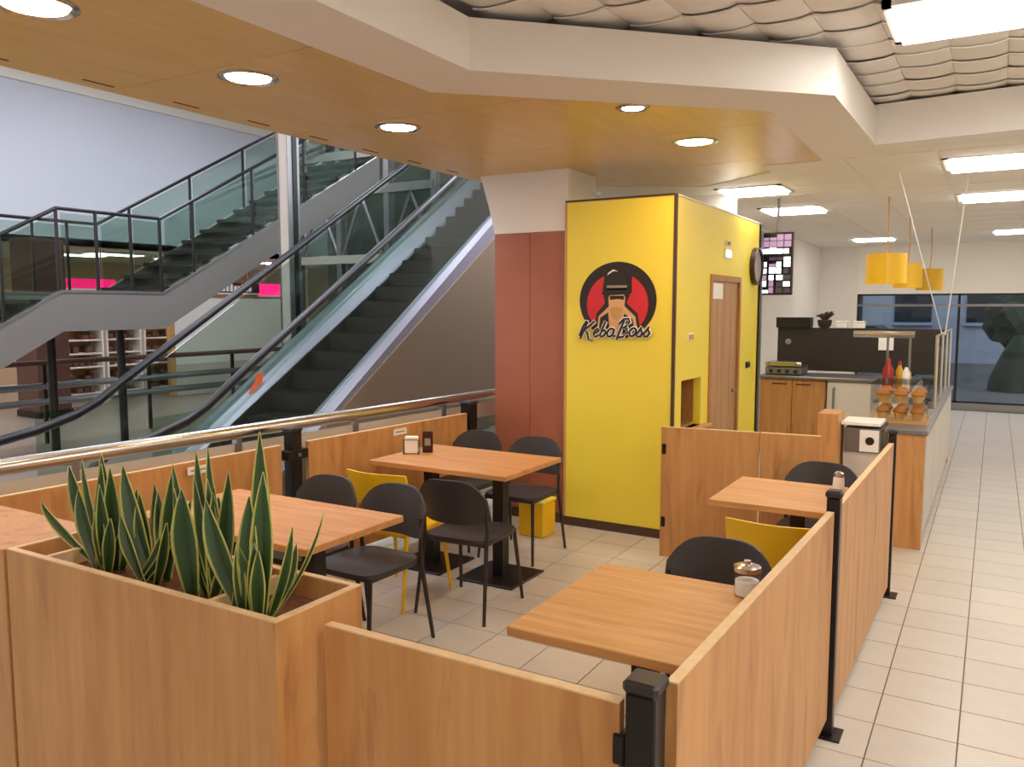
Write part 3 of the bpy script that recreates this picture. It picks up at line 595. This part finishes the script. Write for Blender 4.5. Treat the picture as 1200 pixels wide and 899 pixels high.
def leaf(parent, base, tip, wid, bend=(0, 0), twist=0.):
    bs, tp = Vector(base), Vector(tip); n = 9; b = B(); uvl = b.loops.layers.uv.new('UVMap'); rows = []
    ax = tp-bs; side = Vector((math.cos(twist), math.sin(twist), 0)); nor = side.cross(ax).normalized()
    for i in range(n+1):
        t_ = i/n; c = bs+ax*t_+Vector((bend[0], bend[1], 0))*(t_*t_-t_)*-1
        wv = wid*(.45+.55*math.sin(min(1, t_*1.55)*math.pi/2))*(1-max(0, (t_-.45)/.55)**1.8)+.0015
        tw = Matrix.Rotation((t_-.3)*.5, 3, ax.normalized()); s2 = tw @ side
        rows.append([(c+s2*wv*u+nor*(abs(u)**1.5)*wv*.45, (.5+.5*u, t_)) for u in (-1, -.72, 0, .72, 1)])
    V = [[b.verts.new(q[0]) for q in r] for r in rows]
    for i in range(n):
        for j in range(4):
            f = b.faces.new((V[i][j], V[i][j+1], V[i+1][j+1], V[i+1][j]))
            for lp, (ii, jj) in zip(f.loops, ((i, j), (i, j+1), (i+1, j+1), (i+1, j))): lp[uvl].uv = rows[ii][jj][1]
    o = obj('leaf', b, 'leaf', parent, smooth=True); md = o.modifiers.new('thick', 'SOLIDIFY'); md.thickness = .003; return o
def plant(label, x, y, leaves):
    t = thing('snake_plant', label, 'plant', (x, y, PZ-.08), group='snake plants in the wooden planter')
    rng = random.Random(int(-x*1000))
    extra = [(rng.uniform(-.05, .05), rng.uniform(-.05, .05), rng.uniform(-.13, .1), rng.uniform(-.05, .09), rng.uniform(.2, .38), rng.uniform(.016, .028), YAW+rng.uniform(-.6, .6)) for _ in range(5)]
    for bxo, byo, tx, ty, tz, wd_, tw in leaves+extra: leaf(t, (bxo, byo, 0), (tx, ty, tz), wd_, ((tx-bxo)*.5, (ty-byo)*.5), tw)
YW = YAW
plant('snake plant at the right end of the planter, with the tallest broad leaves', -1.755, 1.55, [(-.04, 0, -.17, -.02, .33, .034, YW), (-.01, .03, -.02, .05, .53, .030, YW+.2), (.02, .0, .045, .0, .43, .033, YW), (-.015, -.03, -.03, -.03, .24, .018, YW), (.03, .02, .13, .02, .28, .014, YW+.5), (.03, .03, .17, .1, .31, .006, YW), (0, -.02, .01, -.02, .36, .034, YW-.4), (.03, -.02, .06, -.04, .22, .02, YW)])
plant('snake plant second from the right end of the planter', -2.0, 1.58, [(-.03, -.02, -.07, -.02, .34, .040, YW), (.03, .0, .02, .02, .33, .026, YW+.6), (.04, .02, .08, .03, .40, .026, YW), (.0, .03, -.10, .06, .44, .02, YW), (.0, .04, -.06, .07, .46, .016, YW+.4), (-.03, .0, -.13, .0, .33, .018, YW-.5), (.04, -.02, .12, -.03, .17, .016, YW), (-.02, .02, -.16, .02, .40, .018, YW)])
plant('snake plant third from the right, leaning left with a drooping leaf', -2.27, 1.60, [(.0, 0, -.14, 0, .37, .032, YW), (.03, .02, .06, .04, .38, .030, YW), (.03, -.02, .11, -.03, .22, .014, YW+.3), (-.02, .0, -.09, .02, .28, .028, YW), (.0, -.03, -.10, -.04, .22, .026, YW-.3), (.01, .04, -.02, .06, .27, .022, YW+.3), (-.03, .02, -.17, .04, .25, .02, YW)])
plant('snake plant at the left end of the planter, fanned out wide', -2.50, 1.60, [(-.02, 0, -.21, 0, .34, .030, YW), (.0, .02, -.07, .03, .39, .026, YW), (.02, 0, .02, .0, .35, .026, YW+.3), (.03, .02, .10, .04, .29, .022, YW), (-.03, -.02, -.13, -.02, .27, .028, YW), (-.05, 0, -.36, -.02, .20, .024, YW), (.0, -.02, .0, -.03, .24, .028, YW-.4), (.03, -.03, .07, -.04, .2, .02, YW), (-.01, .04, -.13, .06, .36, .016, YW)])

# ------------------------------------------------------------------ tables
def table(label, x0, x1, y0, y1, feet, z=.75, top='oak_top'):
    t = thing('cafe_table', label, 'table', ((x0+x1)/2, (y0+y1)/2, 0), group='wood top cafe tables')
    a, c = (x1-x0)/2, (y1-y0)/2
    b = B(); box(b, -a, a, -c, c, z-.032, z, bev=.003); obj('table_top', b, top, t)
    for fx in feet:
        b = B(); box(b, fx-.21, fx+.21, -.21, .21, 0, .014, bev=.004); obj('base_plate', b, 'black_metal', t)
        b = B(); box(b, fx-.038, fx+.038, -.038, .038, .014, z-.05); obj('pedestal', b, 'black_metal', t)
        b = B(); box(b, fx-.15, fx+.15, -.03, .03, z-.05, z-.032); box(b, fx-.03, fx+.03, -.15, .15, z-.05, z-.032); obj('top_bracket', b, 'black_metal', t)
table('square wooden table top in the foreground against the walkway panel', -1.28, -.63, 2.13, 2.87, (0,))
table('small wooden table between the yellow chair and the inner panels', -1.25, -.66, 4.13, 4.80, (.1,))
table('long wooden table by the brown column with two black pedestals', -3.50, -2.45, 4.07, 4.79, (-.28, .27), top='oak_top_dim')
table('long wooden table right behind the plants', -3.56, -2.41, 2.40, 3.05, (-.3, .3), top='oak_top_dim')

# ------------------------------------------------------------------ chairs
def seat_mesh(w_, d_, z, th_):
    b = B(); n = 10; pts = []
    for k in range(40):
        a = 2*math.pi*k/40; ca, sa = math.cos(a), math.sin(a); e = .42
        pts.append((w_/2*math.copysign(abs(ca)**e, ca), d_/2*math.copysign(abs(sa)**e, sa)))
    lv = [(.97, -th_), (1, -th_*.5), (.985, 0), (.75, -.006), (.4, -.012)]
    rg = [[b.verts.new((x*s, y*s, z+dz)) for x, y in pts] for s, dz in lv]
    for a_, c_ in zip(rg, rg[1:]):
        for k in range(40): b.faces.new((a_[k], a_[(k+1) % 40], c_[(k+1) % 40], c_[k]))
    b.faces.new(rg[0][::-1]); b.faces.new(rg[-1]); return mesh('seat', b, True)
def back_mesh(w_, z0, z1, round_):
    b = B(); nu, nv = 14, 6; F_, K_ = {}, {}
    for i in range(nu+1):
        u = i/nu*2-1
        for j in range(nv+1):
            v = j/nv; top = z1-(z1-z0)*round_*abs(u)**4; bot = z0+(z1-z0)*round_*.2*abs(u)**6
            z = bot+(top-bot)*v; y = -.225-.05*v+.07*u*u
            F_[i, j] = b.verts.new((u*w_/2, y, z)); K_[i, j] = b.verts.new((u*w_/2, y-.016, z))
    for i in range(nu):
        for j in range(nv):
            b.faces.new((F_[i, j], F_[i+1, j], F_[i+1, j+1], F_[i, j+1])); b.faces.new((K_[i, j], K_[i, j+1], K_[i+1, j+1], K_[i+1, j]))
        b.faces.new((F_[i, 0], K_[i, 0], K_[i+1, 0], F_[i+1, 0])); b.faces.new((F_[i, nv], F_[i+1, nv], K_[i+1, nv], K_[i, nv]))
    for j in range(nv):
        b.faces.new((F_[0, j], F_[0, j+1], K_[0, j+1], K_[0, j])); b.faces.new((F_[nu, j], K_[nu, j], K_[nu, j+1], F_[nu, j+1]))
    return mesh('backrest', b, True)
def leg_mesh(pts, r):
    b = B(); tube(b, pts, r, 8); return mesh('leg', b, True)
def chair_kit(kind):
    blk = kind == 'black'; k = {}
    k['seat'] = (seat_mesh(.43, .43, .455, .03), 'seat_grey' if blk else 'yellow_plastic')
    k['backrest'] = (back_mesh(.44, .545 if blk else .60, .80, .42 if blk else .04), 'seat_grey' if blk else 'yellow_plastic')
    m_ = 'black_plastic' if blk else 'yellow_plastic'; lg_ = []
    for s in (-1, 1):
        lg_.append((leg_mesh([(s*.205, -.19, .66), (s*.205, -.185, .5), (s*.203, -.19, .43), (s*.225, -.26, 0)], [.009, .011, .013, .01]), m_))
        lg_.append((leg_mesh([(s*.185, .18, .44), (s*.215, .235, 0)], [.013, .01]), m_))
    k['legs'] = lg_
    b = B(); tube(b, [(-.19, -.18, .425), (-.19, .18, .425), (.19, .18, .425), (.19, -.18, .425)], .011, 8, closed=True); k['seat_frame'] = (mesh('seat_frame', b, True), m_)
    for me, mm in [k['seat'], k['backrest'], k['seat_frame']]+lg_: me.materials.append(M[mm])
    return k
KIT = {c: chair_kit(c) for c in ('black', 'yellow')}
def chair(kind, label, x, y, face, rz=0):
    t = thing('cafe_chair', label, 'chair', (x, y, 0), (0 if face > 0 else math.pi)+rz, 'black cafe chairs' if kind == 'black' else 'yellow cafe chairs')
    k = KIT[kind]
    for nm in ('seat', 'backrest', 'seat_frame'): obj(nm, k[nm][0], None, t)
    for me, _ in k['legs']: obj('leg', me, None, t)
chair('black', 'black chair behind the plant table, by the railing post', -3.19, 3.13, -1)
chair('black', 'black chair behind the plant table, on its walkway side', -2.725, 3.14, -1, -.03)
chair('yellow', 'yellow chair at the long table, partly hidden by black chairs', -3.06, 3.83, 1)
chair('black', 'black chair on the near side of the long table, showing its back', -2.58, 3.90, 1, .06)
chair('black', 'black chair in the corner between long table, railing and column', -3.38, 4.98, -1)
chair('black', 'black chair standing in front of the brown column', -2.84, 4.93, -1, .03)
chair('black', 'large black chair back behind the foreground table', -.92, 3.00, -1)
chair('yellow', 'yellow chair back beside the middle black post', -.80, 3.86, 1)
chair('black', 'black chair between the far small table and the inner panels', -.86, 4.96, -1)

# ------------------------------------------------------------------ small things on tables
t = thing('napkin_holder', 'black wire holder with white napkins on the long table', 'holder', (-3.40, 4.40, .75), .5)
b = B()
for s in (-.035, .035): tube(b, [(-.05, s, 0), (-.05, s, .10), (.05, s, .10), (.05, s, 0)], .004, 6)
tube(b, [(-.05, -.035, .005), (-.05, .035, .005)], .004, 6); tube(b, [(.05, -.035, .005), (.05, .035, .005)], .004, 6); obj('wire_frame', b, 'black_metal', t)
bx('napkin_stack', (-.045, .045, -.025, .025, .005, .12), 'print_white', t, .004)
t = thing('menu_stand', 'dark red printed menu card beside the napkin holder', 'menu', (-3.33, 4.49, .75), .5)
bx('card', (-.035, .035, -.012, .012, 0, .15), 'bottle_dark', t, .004); bx('print_patch', (-.02, .02, -.0135, -.012, .05, .10), 'print_grey', t)
t = thing('sugar_jar', 'clear glass jar with steel lid on the foreground table', 'jar', (-.70, 2.79, .75))
b = B(); n = 20; pr = [(.0, .0), (.042, .0), (.045, .01), (.045, .085), (.038, .09)]; lathe(b, pr, 20); obj('glass_body', b, 'glass_clear', t, smooth=True); b = B(); lathe(b, [(.0, .004), (.038, .004), (.04, .012), (.04, .055), (0, .055)], 20); obj('sugar', b, 'print_white', t, smooth=True)
b = B(); lathe(b, [(.047, .088), (.047, .105), (.03, .112), (.012, .114), (.012, .125), (0, .127)], 20); obj('lid', b, 'steel', t, smooth=True)
t = thing('salt_shaker', 'small white shaker with steel top on the far small table', 'shaker', (-.70, 4.72, .75))
b = B(); lathe(b, [(.03, 0), (.032, .01), (.028, .07)], 16); obj('body', b, 'print_white', t, smooth=True)
b = B(); lathe(b, [(.029, .07), (.027, .09), (.01, .1)], 16); obj('lid', b, 'steel', t, smooth=True)
t = thing('yellow_box', 'small yellow box on the floor by the brown column behind a chair', 'box', (-2.98, 5.42, 0))
bx('body', (-.11, .11, -.1, .1, 0, .26), 'yellow_plastic', t, .01); bx('lid', (-.115, .115, -.105, .105, .26, .285), 'yellow', t, .006)

# ------------------------------------------------------------------ guard railing by the escalator
rl = thing('guard_railing', 'shiny steel guard railing with tube handrail along the seating area', 'railing', (0, 0, 0))
RA, RB = Vector((-4.22, -.6, 0)), Vector((-3.80, 6.4, 0)); rd = (RB-RA)
def rp(s, z): p = RA+rd*s; return (p.x, p.y, z)
b = B(); tube(b, [rp(0, .985), rp(.5, .985), rp(1, .985)], .043, 16); obj('handrail', b, 'steel', rl, smooth=True)
b = B(); extr(b, [rp(0, .80), rp(1, .80), rp(1, .915), rp(0, .915)], (.012, 0, 0)); obj('upper_strip', b, 'curb', rl)
for k in range(7):
    b = B(); s0, s1 = k/7+.006, (k+1)/7-.006; extr(b, [rp(s0, .10), rp(s1, .10), rp(s1, .79), rp(s0, .79)], (.012, 0, 0)); obj('glass_pane', b, 'glass_green', rl)
for k in range(8):
    b = B(); p = rp(k/7, 0); box(b, p[0]-.012, p[0]+.03, p[1]-.02, p[1]+.02, 0, .96); obj('post', b, 'steel_dull', rl)

# ------------------------------------------------------------------ escalator
AZ, EL = math.radians(-12.7), math.radians(25.6)
Dh = Vector((math.sin(AZ), math.cos(AZ), 0)); D3 = Vector((Dh.x*math.cos(EL), Dh.y*math.cos(EL), math.sin(EL))); Ph = Vector((Dh.y, -Dh.x, 0))
RP = Vector((-5.42, 5.92, .84)); EW = 1.2; TE = math.tan(EL)
s0 = -(RP.z-.30)/TE     # horizontal distance from RP back to where the deck reaches .30
P0 = RP+Dh*s0; P0.z = 0 # foot reference of right deck
es = thing('escalator', 'dark escalator rising behind the railing with grey decks and black handrails', 'escalator', P0, math.atan2(-Dh.x, Dh.y))
# local frame: +y along the run, +x to the right, right deck at x=0, left deck at x=-EW
Ltop = 8.4
YB = -.62            # lower end of the incline
def zb(y): return max(y, YB)*TE
def sweep(nm, sec, m_, ys=(-1.5, YB, Ltop), par=None):
    b = B(); rg = [[b.verts.new((x, y, max(z+zb(y), .0))) for x, z in sec] for y in ys]; n = len(sec)
    for a_, c_ in zip(rg, rg[1:]):
        for k in range(n): b.faces.new((a_[k], a_[(k+1) % n], c_[(k+1) % n], c_[k]))
    b.faces.new(rg[0][::-1]); b.faces.new(rg[-1]); return obj(nm, b, m_, par or es)
sweep('left_deck', [(-1.29, .28), (-1.2, .31), (-1.0, .03), (-1.0, -.02), (-1.29, .2)], 'deck')
sweep('right_deck', [(-.2, .03), (-.12, .33), (.0, .29), (.0, -.06), (-.03, -.06), (-.2, -.02)], 'deck')
for x, nm in ((-.10, 'right_glass'), (-EW+.06, 'left_glass')): sweep(nm, [(x, .31), (x, 1.28), (x+.012, 1.28), (x+.012, .31)], 'glass_green', (-1.3, YB, Ltop))
for x, nm in ((-.094, 'right_handrail'), (-EW+.066, 'left_handrail')):
    path = [(x, Ltop, 1.36+Ltop*TE), (x, 3, 1.36+3*TE), (x, .5, 1.36+.5*TE), (x, -.1, 1.36-.1*TE), (x, -.49, 1.12), (x, -.72, 1.0), (x, -.95, .92), (x, -1.3, .85), (x, -1.6, .82)]
    path += [(x, -1.6-.33*math.sin(a), .49+.33*math.cos(a)) for a in (math.pi*k/8 for k in range(1, 9))]
    b = B(); tube(b, path, .036, 10); obj(nm, b, 'rubber', es, smooth=True)
sweep('side_cladding', [(-.01, -.04), (-.01, -9), (.02, -9), (.02, -.04)], 'clad'); sweep('far_cladding', [(-1.30, .2), (-1.30, -9), (-1.27, -9), (-1.27, .2)], 'stringer')
run = .40; rise = run*TE; b = B(); box(b, -EW+.205, -.205, 0, run+.02, -.22, 0); st = mesh('step', b); st.materials.append(M['step'])
b = B()
for k in range(12): box(b, -EW+.23+k*.063, -EW+.26+k*.063, .0, run, 0, .006)
gr_me = mesh('tread_ribs', b); gr_me.materials.append(M['esc_dark'])
for k in range(22): o = obj('step', st, None, es, loc=(0, -.6+k*run, -.6*TE+rise+.0+k*rise)); obj('tread_ribs', gr_me, None, o)
bx('landing_plate', (-EW+.215, -.215, -1.5, -.6, 0, .02), 'steel_dull', es)
# orange arrow sticker on the inner skirt
b = B(); c0 = Vector((-EW+.08, 1.35, .96))
arw = [(-.16, -.035), (.03, -.035), (.03, -.09), (.17, 0), (.03, .09), (.03, .035), (-.16, .035)]
ar = [Vector((0, math.cos(.75)*u-math.sin(.75)*v, math.sin(.75)*u+math.cos(.75)*v))+c0 for u, v in arw]
extr(b, ar, (.004, 0, 0)); obj('arrow_sticker', b, 'orange', es)

# ------------------------------------------------------------------ back staircase
stc = thing('staircase', 'grey staircase with landing and green glass balustrade behind the escalator', 'staircase', (-8.95, 5.3, 0))
# local: +y along run; lower flight y<0 descending, landing 0..1.35, upper flight rising
SL = math.tan(math.radians(29)); LZ = 1.92; L1 = 1.3; WD = 1.3
prof_lo = [(-3.3, LZ-3.3*SL), (0, LZ), (L1, LZ), (L1+4.2, LZ+4.2*SL)]
for x, nm in ((0, 'near_stringer'), (-WD, 'far_stringer')):
    b = B(); extr(b, [(x, y, z) for y, z in prof_lo]+[(x, y, z-.44) for y, z in prof_lo[::-1]], (-.06, 0, 0)); obj(nm, b, 'stringer', stc)
    b = B(); extr(b, [(x-.02, y, z+.02) for y, z in prof_lo]+[(x-.02, y, z-.01) for y, z in prof_lo[::-1]], (.035, 0, 0)); obj('stringer_cap', b, 'steel_dull', stc)
bx('landing', (-WD, -.06, 0, L1, LZ-.2, LZ-.05), 'stringer', stc)
for k in range(13): y = L1+k*.32; bx('tread', (-WD, -.06, y, y+.34, LZ-.05+(k+.5)*.32*SL, LZ+.0+(k+.5)*.32*SL), 'step', stc)
for k in range(10): y = -(k+1)*.32; bx('tread', (-WD, -.06, y, y+.34, LZ-.05-(k+.5)*.32*SL, LZ-(k+.5)*.32*SL), 'step', stc)
HR_ = .92
for x, nm in ((-.03, 'near_handrail'), (-WD-.03, 'far_handrail')):
    b = B(); tube(b, [(x, y, z+HR_) for y, z in prof_lo], .022, 8); obj(nm, b, 'rubber', stc)
    seg = [(-2.6, -1.35), (-1.3, -.65), (-.6, -.04), (.04, .42), (.48, .86), (.9, 1.26), (1.36, 1.75), (1.83, 2.75), (2.83, 3.75), (3.85, 4.9)]
    def zp(y): return LZ+(y*SL if y < 0 else 0 if y < L1 else (y-L1)*SL)
    for y0, y1 in seg:
        b = B(); extr(b, [(x, y0, zp(y0)+.04), (x, y1, zp(y1)+.04), (x, y1, zp(y1)+HR_-.05), (x, y0, zp(y0)+HR_-.05)], (.01, 0, 0)); obj('glass_pane', b, 'glass_green', stc)
        b = B(); box(b, x-.01, x+.02, y1+.015, y1+.042, zp(y1), zp(y1)+HR_); obj('baluster', b, 'esc_dark', stc)
for py in (.25, 1.15): b = B(); tube(b, [(-.7, py, 0), (-.7, py, LZ-.2)], .05, 10); obj('support_post', b, 'esc_dark', stc, smooth=True)
# steel column and lattice tower
t = thing('steel_column', 'grey beige steel column standing behind the escalator', 'column', (-7.8, 7.62, 0))
bx('shaft', (-.08, .08, -.08, .08, 0, 5.6), 'curb', t); bx('flange', (.08, .092, -.1, .1, 0, 5.6), 'steel_dull', t); bx('flange', (-.092, -.08, -.1, .1, 0, 5.6), 'steel_dull', t); bx('dark_joint', (.092, .105, -.02, .05, 1.4, 5.6), 'esc_dark', t)
lt = thing('lift_tower', 'glazed steel lattice tower behind the escalator', 'tower', (-11.1, 12.3, 0))
for x in (-1.2, -.1, 1.1, 2.2): bx('upright', (x-.06, x+.06, -.06, .06, 0, 5.59), 'steel_dull', lt)
for z in (1.1, 2.6, 3.9, 4.6): bx('crossbeam', (-1.2, 2.2, -.08, .08, z, z+.16), 'curb' if z < 3 else 'stringer', lt)
for x0 in (-1.2, -.1, 1.1):
    for s in (0, 1):
        b = B(); tube(b, [(x0+(.05 if s else 1.05), 0, 2.75), (x0+.55, 0, 3.9)], .04, 6); obj('brace', b, 'steel_dull', lt)
    bx('glass_pane', (x0+.08, x0+1.0, .1, .112, 1.5, 5.3), 'glass_green', lt)
bx('back_cladding', (-1.3, 2.3, .9, .95, 0, 5.59), 'stringer', lt)
# gallery rail in front of the shops
gr = thing('gallery_rail', 'low dark three bar railing in front of the far shops', 'railing', (-10.45, 0, 0))
for z, r_, m_ in ((1.04, .035, 'brown_pillar'), (.74, .045, 'steel_dull'), (.54, .045, 'steel_dull')):
    b = B(); tube(b, [(0, 2.5, z), (0, 12.0, z)], r_, 8); obj('bar', b, m_, gr)
for k in range(7): bx('post', (-.02, .02, 2.9+k*1.5-.02, 2.9+k*1.5+.02, 0, 1.04), 'esc_dark', gr)

# ------------------------------------------------------------------ far shops
sbx('wall_left', (-14.15, -14, -2, 24, 2.83, 5.6), 'wall_blue', 'large pale blue grey upper wall of the atrium', 'wall')
sbx('trim_8', (-14.0, -13.9, -2, 24, 5.45, 5.6), 'board_white', 'white cornice along the top of the blue grey wall', 'trim')
sbx('ceiling_atrium', (-14.15, -3.9, -6, 24, 5.6, 5.75), 'board_white', 'pale high ceiling of the atrium', 'ceiling')
sbx('ceiling_shop', (-19.1, -14, -2, 24, 2.83, 2.95), 'cream', 'ceiling of the shops across the hall', 'ceiling')
sbx('wall_shop_back', (-19.1, -19, -2, 24, 0, 2.83), 'wall_peach', 'peach back wall of the shops across the hall', 'wall')
sbx('wall_end', (-21, -3.9, 17.0, 17.15, 0, 5.75), 'curb', 'grey end wall of the hall behind the lift tower', 'wall')
for x, y, lab in ((-16, 9.8, 'strip light in the far shop ceiling, left one behind the glass'), (-15.2, 10.1, 'strip light in the far shop ceiling, middle one behind the glass'), (-15.5, 11.9, 'strip light in the far shop ceiling behind the stair post'), (-15, 14.2, 'strip light in the far shop ceiling above the white hoarding'), (-15.5, 6.0, 'strip light in the far shop ceiling out of view at left')):
    t = thing('strip_light', lab, 'light', (x, y, 2.83), group='strip lights of the far shop'); bx('body', (-.25, .25, -.55, .55, -.04, 0), 'white', t); bx('diffuser', (-.22, .22, -.52, .52, -.05, -.04), 'lamp_cool', t)
t = thing('atrium_light', 'bright square lamp under the atrium ceiling at upper left', 'light', (-12.6, 8.6, 5.6)); bx('body', (-.3, .3, -.4, .4, -.05, 0), 'white', t); bx('diffuser', (-.27, .27, -.37, .37, -.06, -.05), 'screen_white', t)
for k, (x, y) in enumerate(((-6, -1), (-6, 3), (-6, 7), (-6, 11), (-10.5, -1), (-10.5, 3), (-10.5, 7), (-10.5, 11))):  # unseen panels, added to fill the hall and the seating side with light
    t = thing('atrium_fill_panel', 'added atrium fill light panel outside the frame, %s, %s from the rear' % ('escalator side' if k < 4 else 'blue wall side', ('first', 'second', 'third', 'fourth')[k % 4]), 'light', (x, y, 5.6), group='added atrium fill light panels'); bx('frame', (-.85, .85, -.85, .85, -.03, 0), 'white', t); bx('diffuser', (-.8, .8, -.8, .8, -.04, -.03), 'lamp_fill', t)
t = thing('shop_pillar', 'dark brown square pillar in front of the shoe shelves', 'pillar', (-13.2, 7.45, 0)); bx('shaft', (-.3, .3, -.26, .26, .1, 2.83), 'brown_pillar', t); bx('plinth', (-.32, .32, -.28, .28, 0, .1), 'esc_dark', t)
def sign(name, lab, y0, y1, z0, z1, m_):
    t = thing(name, lab, 'sign', (-13.95, (y0+y1)/2, z0)); bx('board', (-.06, .04, -(y1-y0)/2, (y1-y0)/2, 0, z1-z0), m_, t); bx('lower_strip', (.04, .05, -(y1-y0)/2, (y1-y0)/2, 0, .03), 'print_white', t)
    for q in (-.3, .3): bx('hanger_rod', (-.02, .0, q*(y1-y0)-.01, q*(y1-y0)+.01, z1-z0, 2.83-z0), 'steel_dull', t)
    return t
sign('shop_sign', 'long glowing pink sign strip above the shoe shelves', 8.05, 9.25, 2.05, 2.25, 'magenta')
t = sign('shop_sign', 'dark red shop sign with white lettering above the white hoarding', 11.35, 12.65, 2.02, 2.26, 'sign_dark')
for k in range(9): bx('letter_stroke', (.04, .05, -.45+k*.1, -.38+k*.1, .06, .06+(.12 if k % 3 else .16)), 'print_white', t)
sign('shop_sign', 'pink sign with white spot beside the steel column', 12.7, 13.5, 1.98, 2.26, 'magenta')
bd = thing('hoarding', 'white blank hoarding panel across the hall', 'panel', (-13.9, 11.75, 0)); bx('board', (0, .06, -1.35, 1.55, .62, 1.93), 'board_white', bd); bx('base', (-.02, .08, -1.35, 1.55, 0, .62), 'curb', bd); bx('frame_post', (-.02, .08, -1.47, -1.35, 0, 2.0), 'tan', bd)
for k, (y0, y1, lab) in enumerate(((8.0, 9.35, 'shoe rack at the left, behind the brown pillar'), (9.4, 10.15, 'shoe rack in the middle of the far shop with red spots'), (10.2, 11.1, 'shoe rack at the right, beside the white hoarding'))):
    t = thing('shoe_rack', lab, 'shelf', (-14.6, (y0+y1)/2, 0), group='shoe racks in the far shop'); hw = (y1-y0)/2
    bx('back_panel', (-.32, -.3, -hw, hw, 0, 1.75), 'tan', t); bx('side_panel', (-.3, .1, -hw, -hw+.04, 0, 1.75), 'board_white', t); bx('side_panel', (-.3, .1, hw-.04, hw, 0, 1.75), 'board_white', t)
    for j in range(7): bx('shelf_board', (-.3, .1, -hw+.04, hw-.04, .12+j*.25, .15+j*.25), 'board_white', t)
    b = B(); random.seed(20+k)
    for j in range(6):
        y = -hw+.08
        while y < hw-.18:
            ww = random.uniform(.08, .13); hh = random.uniform(.06, .13)
            if random.random() < .85: box(b, -.2, .06, y, y+ww, .15+j*.25, .15+j*.25+hh, bev=.015)
            y += ww+random.uniform(.02, .06)
    o = tag(obj('rack_shoes', b, 'shoe', loc=(-14.6, (y0+y1)/2, 0)), 'rows of small brown shoes on the %s shoe rack' % ('left', 'middle', 'right')[k], 'shoes', kind='stuff')
